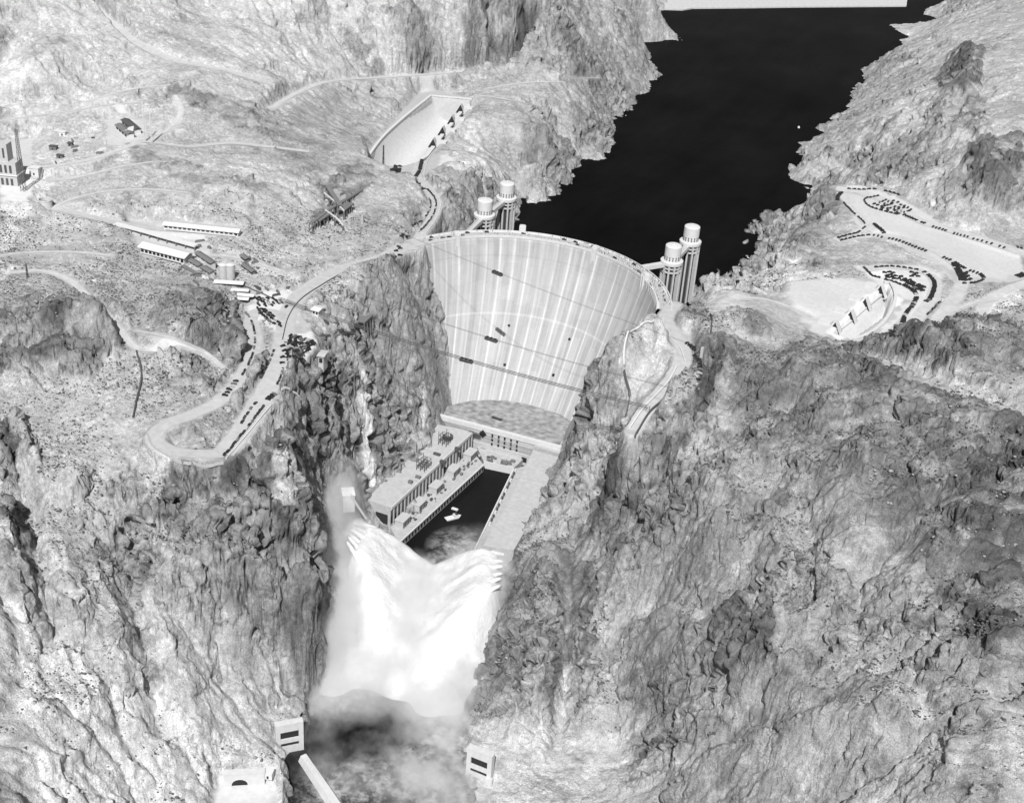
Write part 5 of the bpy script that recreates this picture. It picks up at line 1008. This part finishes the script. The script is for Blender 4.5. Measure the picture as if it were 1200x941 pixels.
NVg = [
 ('288 367;295 378;299 396;298 410', 5.3, 'along', 'dark car parked in the long line on the upper hairpin road nearest the plaza'), ('297 414;291 428;284 440', 5.2, 'along', 'dark car parked in the middle part of the line on the upper hairpin road'), ('278 446;268 458;259 471', 4.2, 'across', 'dark car parked in the lowest part of the line on the upper hairpin road'),
 ('262 535;281 513;305 482;309 477', 5.0, 'along', 'dark car parked in the line beside the straight parapet of the lower road'), ('313 470;326 458', 2.9, 'across', 'dark car parked side by side where the short parapet branches off'), ('325 452;329 441;331 434', 5.0, 'along', 'dark car parked on the canyon side of the road just below the crowded car park'),
 ('282 498;289 487;297 476;302 471', 6.5, 'along', 'dark car parked on the inner side of the lower road'), ('305 446;309 437;316 424;322 410', 7.0, 'along', 'dark car parked on the inner side of the road beside the crowded car park')]
for p, g, m_, lab in NVg: cars_along(p, g, m_, lab, G+'on the hairpin road: '+lab.split(' parked ')[1][:40])
cars_patch('340 394;352 396;368 400;366 408;352 420;340 426;336 416', 58, 'dark car in the crowded car park on the left canyon rim', G+'in the crowded rim car park', 1.2, 3.3); cars_patch('330 404;336 410;333 425;328 428', 5, 'dark car standing alone on the road edge left of the crowded car park', G+'loosely by the rim car park', .8, 7)
cars_patch('300 349;318 350;328 355;318 360;302 358', 16, 'dark car at the upper side of the pale plaza', G+'on the upper plaza', -.5, 4); cars_patch('300 362;312 364;330 380;328 384;312 376', 22, 'dark car at the lower side of the pale plaza', G+'on the lower plaza', -.3, 4)
cars_along('340 357;329 366', 14, 'along', 'single dark car driving across the pale plaza', G+'on the plaza', skip=0)
cars_along('462 200;475 192;488 181', 3.0, 'across', 'dark car in the thick line along the left spillway', G+'along the left spillway', n=2, cross=4.8); cars_along('487 208;493 196;500 186', 3.0, 'across', 'dark car parked beside the near end of the winding spillway road', G+'at the winding road head', n=1)
cars_along('487 210;490 216;498 222;506 228;511 238;508 252;500 264;490 273', 5.6, 'along', 'dark car in the line along the winding spillway road', G+'along the winding spillway road'); cars_along('503 233;505 242;500 253;490 263;482 270', 6.2, 'along', 'dark car on the inner side of the winding spillway road', G+'inside the winding spillway road')
cars_patch('462 290;470 288;472 300;460 304', 5, 'dark car at the road fork by the left end of the dam', G+'at the left dam abutment', .6, 5); cars_along('470 281;478 277', 4, 'across', 'dark bus-like car by the fork above the left end of the dam', G+'above the left dam abutment', n=1, skip=0)
NV_dam = [(-62, 141.5), (-60, 148), (-56, 141.8), (-53, 141.8), (-47, 141.8), (-44, 148.4), (-36, 148.2), (-21, 148.2), (-4, 148), (1, 148.2), (3, 141.9), (9, 148), (12, 141.8), (22, 142), (31, 148), (38, 142), (52, 148), (62, 146), (63.5, 146), (65, 146)]
for dg, R in NV_dam: a = math.radians(dg); CARS.append((R*math.sin(a), -152+R*math.cos(a), -a, 'dark car on the roadway along the dam crest', G+'on the dam crest'))
AZg = [
 ('986 226;982 231;981 236', 3.2, 'across', 1, 'dark car at the lake end of the upper plateau road'), ('988 238;1000 250;1010 259;1014 264', 5.6, 'along', 1, 'dark car in the line from the lake end down to the fork'), ('1014 266;1006 273;994 276;980 280', 5.4, 'along', 1, 'dark car in the curved line left of the fork'),
 ('984 283;1004 278;1020 276', 6.0, 'along', 1, 'dark car in the short line on the lower side of the fork'), ('1022 276;1050 282;1072 290;1088 296', 4.0, 'across', 1, 'dark car in the slanting row along the middle plateau road'), ('1024 263;1030 268;1036 274', 3.2, 'across', 1, 'dark car in the small group just right of the fork'),
 ('992 222;1010 223;1030 223;1044 226;1054 229', 6.2, 'along', 1, 'dark car along the far edge of the upper plateau road'), ('1030 230;1015 233;1013 237;1020 243;1036 248;1055 253', 5.7, 'along', 1, 'dark car in the ring round the upper car park'),
 ('1058 252;1074 259;1084 263', 3.5, 'across', 1, 'dark car in the dense row right of the upper car park ring'), ('1088 265;1108 271', 3.7, 'across', 1, 'dark car in the dense middle stretch of the upper plateau row'), ('1116 274;1136 279', 3.7, 'across', 1, 'dark car in the dense stretch beyond the gap of the upper plateau row'), ('1138 280;1160 286;1182 293', 5.0, 'across', 1, 'dark car in the sparse right stretch of the upper plateau row'),
 ('1190 290;1200 292', 4.0, 'across', 1, 'dark car at the right edge of the photo on the upper plateau road'), ('1104 302;1118 308;1132 316;1148 322;1154 327', 3.6, 'across', 1, 'dark car along the upper edge of the triangular car park'), ('1118 309;1124 320;1128 330', 3.6, 'across', 2, 'dark car along the left edge of the triangular car park'), ('1128 333;1142 332;1154 328', 4.4, 'along', 1, 'dark car along the lower edge of the triangular car park'),
 ('1012 314;1020 322;1030 326', 3.6, 'along', 1, 'dark car at the sharp left tip of the lower loop'), ('1024 314;1044 313;1064 315;1080 318', 5.6, 'along', 1, 'dark car along the far edge of the lower loop'), ('1082 319;1092 327;1095 336;1090 350;1084 355', 3.7, 'across', 1, 'dark car round the right bend of the lower loop'), ('1036 328;1050 332;1060 336', 4.6, 'along', 1, 'dark car on the inner road of the lower loop'),
 ('1058 334;1070 341;1074 346', 3.4, 'across', 1, 'dark car on the inner bend of the lower loop'), ('1074 349;1070 358;1060 372;1050 384;1042 395', 3.4, 'across', 1, 'dark car in the long packed line running down beside the right spillway'), ('1102 354;1094 362;1086 370', 6.5, 'along', 1, 'dark car in the thin line right of the packed line'), ('1078 376;1070 386;1052 394', 6.5, 'along', 1, 'dark car low down in the thin line by the ridge'), ('1192 325;1200 322', 3.4, 'across', 2, 'dark car at the right edge of the photo on the lower road')]
for p, g, m_, n_, lab in AZg: cars_along(p, g, m_, lab, G+'on the plateau: '+lab.split('dark car ')[1][:45], n=n_)
cars_patch('1022 238;1040 234;1064 242;1072 252;1056 252;1030 246', 34, 'dark car inside the upper car park ring', G+'inside the upper ring', 1.2, 4.2); cars_patch('1036 320;1044 318;1052 323;1082 336;1084 342;1074 340;1058 330;1040 326', 34, 'dark car parked in the middle of the lower loop', G+'inside the lower loop', .4, 3.6); cars_patch('1066 319;1076 322;1078 326;1068 325', 6, 'dark car in the small cluster near the far side of the lower loop', G+'far cluster in the lower loop', .4, 4); cars_patch('1124 318;1132 320;1138 328;1130 330', 12, 'dark car inside the triangular car park', G+'inside the triangular car park', .8, 3.6)
cars_patch('810 405;818 408;820 414;812 412', 0, '', '', 0); cars_along('808 402;814 405;821 410;824 418;826 427;827 440;823 452', 4.2, 'across', 'dark car parked along the outer edge of the overlook road bend', G+'at the overlook', skip=.02) if False else cars_along('803 402;809 406;815 410;818 418;820 428;820 438;816 446', 4.2, 'across', 'dark car parked along the outer edge of the overlook road bend', G+'at the overlook', skip=.02)
cars_patch('805 404;820 402;824 430;814 446;806 430', 0, '', '', 0)
CARS.sort(key=lambda c: (c[0]-CAM[0])**2+(c[1]-CAM[1])**2)
def put_car(c, i):
    x, y, th, lab, grp = c; z = ground(x, y)+.30
    if 'dam crest' in lab: z = .125
    o = bpy.data.objects.new('parked_car', car_pale if i % 19 == 7 else car_grey if i % 6 == 4 else car_black); C.objects.link(o); o.location = (x, y, z); o.rotation_euler = (0, 0, th); o.scale = (1+.10*math.sin(i*2.3), 1+.05*math.sin(i*1.7), 1+.12*math.sin(i*3.1))
    tag(o, lab, 'car', grp); return o
for i, c in enumerate(CARS[:300]): put_car(c, i)
if len(CARS) > 300:
    base = np.array([v.co[:] for v in car_black.vertices]); faces = [tuple(p.vertices) for p in car_black.polygons]; mb = MB()
    for c in CARS[300:]:
        x, y, th = c[:3]; z = ground(x, y)+.30 if 'dam crest' not in c[3] else .125; ct, st = math.cos(th), math.sin(th); mb.add(np.stack([base[:, 0]*ct-base[:, 1]*st+x, base[:, 0]*st+base[:, 1]*ct+y, base[:, 2]+z], 1), faces)
    o = mb.build('parked_cars', M_black); o['kind'] = 'stuff'; o['label'] = 'mass of farther dark cars parked on the plateau and along the far roads'; o['category'] = 'cars'
print('cars', len(CARS), round(time.time()-T0, 1))
# ------------------------------------------------------------------ desert scrub and loose rock on the slopes
def scatter(name, n, size, m, seed, accept, label, zs=.7, sub=1):
    rs = np.random.RandomState(seed); az = YAW+rs.uniform(-.56, .56, n*3); r = np.exp(rs.uniform(math.log(330), math.log(1500), n*3)); r = np.sqrt(rs.uniform(330**2, 1450**2, n*3)*.75+rs.uniform(0, 600**2, n*3)*.25); x = CAM[0]+r*np.sin(az); y = CAM[1]+r*np.cos(az)
    S = lambda G_: bilin(G_, GX0, GY0, GS, x, y); gy_, gx_ = np.gradient(Hg, GS); z = S(Hg); sl = np.hypot(S(gx_), S(gy_)); fl = S(FLAT); dn = perlin(x/70, y/70, 0*x, 31+seed)+.6*perlin(x/22, y/22, 0*x, 32+seed)
    k = accept(x, y, z, sl, fl, dn, rs)&(fl < .15)&(np.hypot(x/140, (y+70)/150) > 1); k &= ~((z < -170)&(np.abs(x-40) < 200)); k &= ~((z < -63)&(y > -60))
    idx = np.nonzero(k)[0][:n]; x, y, z = x[idx], y[idx], z[idx]; N = len(idx)
    bm = bmesh.new(); bmesh.ops.create_icosphere(bm, subdivisions=sub, radius=1); bv = np.array([v.co[:] for v in bm.verts]); bf = np.array([[v.index for v in f.verts] for f in bm.faces]); bm.free()
    s = size*np.exp(rs.normal(0, .38, N)); jit = 1+rs.uniform(-.38, .38, (N, len(bv))); V = bv[None]*jit[:, :, None]*s[:, None, None]; V[:, :, 2] *= zs; V[:, :, 0] *= 1+rs.uniform(0, .6, N)[:, None]; V += np.stack([x, y, z+s*.25], 1)[:, None]
    F = (bf[None]+(np.arange(N)*len(bv))[:, None, None]).reshape(-1, 3).astype(np.int32); V = V.reshape(-1, 3).astype(np.float32)
    me = bpy.data.meshes.new(name); me.vertices.add(len(V)); me.vertices.foreach_set('co', V.ravel()); me.loops.add(F.size); me.loops.foreach_set('vertex_index', F.ravel()); me.polygons.add(len(F)); me.polygons.foreach_set('loop_start', np.arange(0, F.size, 3, dtype=np.int32)); me.update(); me.materials.append(m)
    o = bpy.data.objects.new(name, me); C.objects.link(o); o['kind'] = 'stuff'; o['label'] = label; o['category'] = name.replace('_', ' '); return N
n1 = scatter('desert_scrub', 70000, .44, M_scrub, 1, lambda x, y, z, sl, fl, dn, rs: (sl < .95)&(dn+rs.uniform(-.5, .5, len(x)) > .0), 'dark desert scrub dotted over the rocky slopes')
n2 = scatter('loose_rock', 9000, .55, M_rubble, 2, lambda x, y, z, sl, fl, dn, rs: (sl < 1.3)&(dn+rs.uniform(-.5, .5, len(x)) > .1), 'loose grey boulders and rubble scattered over the slopes', .8)
print('scatter', n1, n2, round(time.time()-T0, 1))

# ------------------------------------------------------------------ the crowd on the crest and the plaza: far too many and too small to count
def figure():
    """one standing figure, a single closed skin: legs, hips, chest, shoulders, neck, head"""
    mb = MB(); ring = lambda w, d, z, cx=0: [(cx+w*math.cos(2*PI*k/6), d*math.sin(2*PI*k/6), z) for k in range(6)]
    R = [ring(.15, .11, 0), ring(.16, .12, .45), ring(.19, .13, .9), ring(.17, .12, 1.1), ring(.23, .13, 1.4), ring(.20, .11, 1.48), ring(.06, .06, 1.53), ring(.09, .10, 1.62), ring(.09, .11, 1.72), ring(.04, .05, 1.80)]
    V = [p for r in R for p in r]; F = [(i*6+k, i*6+(k+1) % 6, i*6+6+(k+1) % 6, i*6+6+k) for i in range(len(R)-1) for k in range(6)]+[tuple(range(6))[::-1], tuple(range(54, 60))]
    return np.array(V), F
fv, ff = figure(); mb = MB(); rp = random.Random(3)
def stand(x, y, z): a = rp.uniform(0, 6.3); s = rp.uniform(.95, 1.1); mb.add(np.stack([fv[:, 0]*math.cos(a)*s-fv[:, 1]*math.sin(a)*s+x, fv[:, 0]*math.sin(a)*s+fv[:, 1]*math.cos(a)*s+y, fv[:, 2]*s+z], 1), ff)
for k in range(420):
    a = math.radians(rp.choice([rp.uniform(-60, 70), rp.gauss(40, 14), rp.gauss(20, 20)])); a = max(-1.2, min(1.22, a)); R = rp.choice([rp.uniform(138.6, 140.2), rp.uniform(149.8, 151.2), rp.uniform(140.5, 149)]); stand(R*math.sin(a), -152+R*math.cos(a), .355 if R < 140.4 or R > 149.6 else .125)
o = mb.build('spectators', M_cloth); o['kind'] = 'stuff'; o['label'] = 'crowd of tiny standing spectators strung along the dam crest'; o['category'] = 'crowd'
# ------------------------------------------------------------------ the twelve jets of the outlet works and the white water below them
def white_water_mat():
    m = bpy.data.materials.new('white_water'); m.use_nodes = True; g = NT(m); P = g.n('NewGeometry').outputs['Position']; g.b.inputs['Roughness'].default_value = 1; g.b.inputs['Specular IOR Level'].default_value = 0
    n = g.noise(P, .08, 6, .6); g.l(g.map(n, .3, .7, .56, .66), g.b.inputs['Base Color'])
    bp = g.n('Bump'); bp.inputs['Strength'].default_value = .8; bp.inputs['Distance'].default_value = 1.5; g.l(g.noise(g.scalev(P, 1, 1, .45), .35, 6, .7), bp.inputs['Height']); g.l(bp.outputs[0], g.b.inputs['Normal'])
    return m
M_foam = white_water_mat()
def jet_path(o, t, n=30, up=6.0):
    o = np.array(o, float); t = np.array(t, float); s = np.linspace(0, 1, n)[:, None]; P = o*(1-s)+t*s; P[:, 2] = (o[2]+up*s[:, 0]*(1-s[:, 0])*4*.35)+(t[2]-o[2])*s[:, 0]**1.8; return P
LO = at(415, 613, -124); RO = at(587, 649, -124); wl_ = np.array([30., -75., 0])/81; JET = []
for k in range(6):
    JET.append((LO+wl_*5.2*k+np.array([-.4*k, 0, -1.4*(k % 2)]), np.array(at(506+k*-7, 688+k*20, -177)), 'L'))
for k in range(6):
    JET.append((RO+wl_*8.0*k+np.array([3, 0, -1.2*(k % 2)]), np.array(at(500-k*2, 690+k*20, -177)), 'R'))
EX = []
lab_n = {0: 'uppermost', 1: 'second', 2: 'third', 3: 'fourth', 4: 'fifth', 5: 'lowest'}
for j, (o, t, sd_) in enumerate(JET):
    P = jet_path(o, t); k = j % 6
    n = len(P); rr = [1.3+6.5*(i/(n-1))**1.0 for i in range(n)]; mb = MB(); mb.tube([tuple(p) for p in P[:9]], rr[:9], 12); ob = mb.build('water_jet', M_foam, None, True, loc=tuple(P[0]))
    for vv in ob.data.vertices:
        w_ = np.array(vv.co)+P[0]; a = min(1, np.linalg.norm(vv.co)/60); q = perlin(np.array([w_[0]/5]), np.array([w_[1]/5]), np.array([w_[2]/5]), 41)[0]; vv.co += Vector((q, q*.5, q))*.7*a
    tag(ob, f"{lab_n[k]} white water jet shooting from the {'left' if sd_ == 'L' else 'right'} canyon wall into the gorge", 'water jet', 'water jets of the canyon wall outlets')
    for i in range(2 if sd_ == 'R' else 4, n): EX.append((P[i][0], P[i][1], P[i][2]+rr[i]*(.45+.5*i/n)+5.0*math.exp(-((i-9)/7)**2), (5.0 if sd_ == 'L' else 9)+27*(i/n)**.8))
for u, v, z, r in [(470, 730, -160, 38), (445, 745, -164, 36), (500, 745, -162, 36), (535, 720, -164, 30), (420, 720, -165, 30), (475, 780, -168, 36), (510, 790, -169, 28), (430, 775, -169, 28), (400, 760, -168, 26), (550, 700, -160, 24), (560, 680, -155, 16), (405, 700, -160, 26), (395, 680, -156, 18), (505, 820, -174, 24), (545, 760, -170, 24), (572, 690, -148, 20), (570, 718, -152, 20), (562, 748, -158, 20), (552, 780, -166, 20), (392, 662, -152, 18), (386, 700, -156, 18), (382, 738, -162, 18), (380, 776, -170, 18), (392, 800, -174, 20), (520, 800, -170, 26), (530, 825, -175, 18), (430, 640, -140, 12), (445, 665, -140, 16), (470, 690, -148, 20), (545, 665, -142, 14), (525, 690, -152, 20), (378, 690, -160, 20), (376, 730, -164, 20), (374, 770, -170, 22), (384, 655, -155, 16), (376, 800, -175, 18), (400, 640, -145, 12), (425, 660, -146, 18), (410, 690, -152, 24), (440, 700, -154, 26), (395, 720, -158, 24), (570, 668, -136, 13), (576, 700, -146, 18), (568, 735, -154, 18), (558, 765, -162, 20)]:
    p = at(u, v, z); EX.append((p[0], p[1], z, r))
EX = np.array(EX); gx0, gx1, gy0, gy1 = -90, 190, -640, -370; st = 2.5
xx, yy = np.meshgrid(np.arange(gx0, gx1, st), np.arange(gy0, gy1, st)); zt = np.full(xx.shape, -240.0)
for ex, ey, ez, er in EX:
    d2 = ((xx-ex)**2+(yy-ey)**2)/er**2; zt = np.maximum(zt, ez-(ez+186)*np.clip(d2, 0, 3)**1.1*.9)
for _ in range(7): zt[1:-1, 1:-1] = (zt[1:-1, 1:-1]*2+zt[:-2, 1:-1]+zt[2:, 1:-1]+zt[1:-1, :-2]+zt[1:-1, 2:])/6
xf, yf = xx.ravel(), yy.ravel(); bil = (1-np.abs(perlin(xf/24, yf/24, 0*xf+2, 42)))*6+(1-np.abs(perlin(xf/11, yf/11, 0*xf+5, 43)))*3.0+perlin(xf/5, yf/5, 0*xf, 44)*1.2-7
zt += bil.reshape(zt.shape)*sstep(-182, -165, zt)*.55
ny_, nx_ = xx.shape; vid = -np.ones(xx.shape, int); V = []; F = []
keep = zt > -181
for j in range(ny_-1):
    for i in range(nx_-1):
        if keep[j, i] and keep[j, i+1] and keep[j+1, i] and keep[j+1, i+1]:
            q = []
            for a, b in ((j, i), (j, i+1), (j+1, i+1), (j+1, i)):
                if vid[a, b] < 0: vid[a, b] = len(V); V.append((xx[a, b], yy[a, b], max(zt[a, b], -179.5)))
                q.append(vid[a, b])
            F.append(tuple(q))
o = MB().add(V, F).build('churning_white_water', M_foam, None, True); o['kind'] = 'stuff'; o['label'] = 'mass of churning white water where the jets from both walls meet'; o['category'] = 'white water'
# mist
mm = bpy.data.materials.new('water_mist'); mm.use_nodes = True; g = NT(mm); nt = mm.node_tree; nt.nodes.remove(g.b); vol = g.n('VolumePrincipled'); outn = [n for n in nt.nodes if n.type == 'OUTPUT_MATERIAL'][0]; nt.links.new(vol.outputs[0], outn.inputs['Volume'])
vol.inputs['Color'].default_value = (.99, .99, .99, 1); vol.inputs['Anisotropy'].default_value = 0.1
P = g.n('NewGeometry').outputs['Position']; tot = None
PUFF = [((420, 624, -127), (12, 28, 9), .22), ((582, 668, -130), (14, 34, 11), .24), ((520, 852, -176), (24, 46, 15), .11), ((515, 885, -177), (26, 36, 10), .07), ((385, 815, -176), (16, 40, 14), .08), ((442, 655, -140), (20, 46, 15), .16), ((475, 690, -150), (34, 44, 18), .14), ((548, 676, -142), (22, 40, 13), .14), ((575, 690, -140), (16, 40, 15), .14), ((388, 740, -160), (26, 60, 34), .16), ((395, 670, -145), (18, 34, 22), .10), ((470, 740, -172), (70, 92, 36), .16), ((392, 610, -135), (28, 46, 34), .10), ((400, 570, -120), (22, 34, 34), .045), ((400, 690, -160), (40, 78, 44), .14), ((548, 710, -160), (34, 60, 30), .06), ((535, 790, -174), (30, 62, 24), .09), ((490, 850, -178), (40, 50, 14), .03), ((490, 915, -178), (90, 45, 12), .085), ((375, 850, -178), (25, 60, 14), .035), ((420, 810, -174), (50, 44, 20), .09), ((505, 835, -174), (36, 40, 18), .10), ((520, 660, -172), (40, 25, 10), .02), ((555, 640, -165), (25, 60, 12), .012)]
warp = g.noise(P, .022, 4, .6); wv = g.n('VectorMath', operation='SCALE'); cmbv = g.n('CombineXYZ')
for k, sc_ in enumerate((.022, .027, .024)): g.l(g.map(g.noise(g.scalev(P, 1, 1, 1, (k*1.1, k*.7, k)), sc_, 4, .65), 0, 1, -22, 22), cmbv.inputs[k])
add_ = g.n('VectorMath', operation='ADD'); g.l(P, add_.inputs[0]); g.l(cmbv.outputs[0], add_.inputs[1]); PW = add_.outputs[0]
for (u, v, z), r, dn in PUFF:
    c = at(u, v, z); sb = g.n('VectorMath', operation='SUBTRACT'); g.l(PW, sb.inputs[0]); sb.inputs[1].default_value = tuple(c)
    rot = g.n('VectorRotate', rotation_type='Z_AXIS'); g.l(sb.outputs[0], rot.inputs['Vector']); rot.inputs['Angle'].default_value = -.36
    dv = g.n('VectorMath', operation='DIVIDE'); g.l(rot.outputs[0], dv.inputs[0]); dv.inputs[1].default_value = r; ln = g.n('VectorMath', operation='LENGTH'); g.l(dv.outputs[0], ln.inputs[0])
    f = g.map(ln.outputs['Value'], .25, 1.0, dn, 0); tot = f if tot is None else g.math('ADD', tot, f)
nz = g.map(g.noise(P, .05, 5, .65), .36, .62, .15, 1.25); g.l(g.math('MULTIPLY', tot, nz), vol.inputs['Density'])
poly = [tuple(at(u, v, -178)[:2]) for u, v in [(330, 640), (430, 560), (500, 640), (600, 640), (640, 700), (590, 940), (560, 1000), (330, 1000), (300, 860)]]
o = MB().prism(poly, -178.4, -80).build('mist', mm); o['kind'] = 'stuff'; o['label'] = 'white spray and mist drifting in the gorge below the jets'; o['category'] = 'mist'
print('jets', round(time.time()-T0, 1))
# ------------------------------------------------------------------ daylight, seen through a red filter (grey light only)
SUN_EL, SUN_AZ = math.radians(50), math.radians(160)          # azimuth clockwise from +y
w = bpy.data.worlds.new('World'); sc.world = w; w.use_nodes = True; nt = w.node_tree; bg = nt.nodes['Background']; bg.inputs[1].default_value = .08
sky = nt.nodes.new('ShaderNodeTexSky'); sky.sky_type = 'NISHITA'; sky.sun_disc = False; sky.sun_elevation = SUN_EL; sky.sun_rotation = SUN_AZ
sep = nt.nodes.new('ShaderNodeSeparateColor'); cmb = nt.nodes.new('ShaderNodeCombineColor'); nt.links.new(sky.outputs[0], sep.inputs[0])
for k in range(3): nt.links.new(sep.outputs[0], cmb.inputs[k])
nt.links.new(cmb.outputs[0], bg.inputs[0])
l = bpy.data.lights.new('sun', 'SUN'); l.energy = 4.2; l.angle = math.radians(.5); lo = bpy.data.objects.new('sun', l); C.objects.link(lo)
sd = Vector((math.sin(SUN_AZ)*math.cos(SUN_EL), math.cos(SUN_AZ)*math.cos(SUN_EL), math.sin(SUN_EL)))
lo.rotation_euler = (-sd).to_track_quat('-Z', 'Y').to_euler(); lo.location = (0, 0, 900)
sc.view_settings.exposure = .50
sc.cycles.use_denoising = True; sc.cycles.denoiser = 'OPENIMAGEDENOISE'; sc.cycles.denoising_input_passes = 'RGB_ALBEDO_NORMAL'; sc.cycles.denoising_prefilter = 'ACCURATE'
sc.cycles.max_bounces = 8; sc.cycles.diffuse_bounces = 3; sc.cycles.volume_bounces = 3
print('done', round(time.time()-T0, 1))
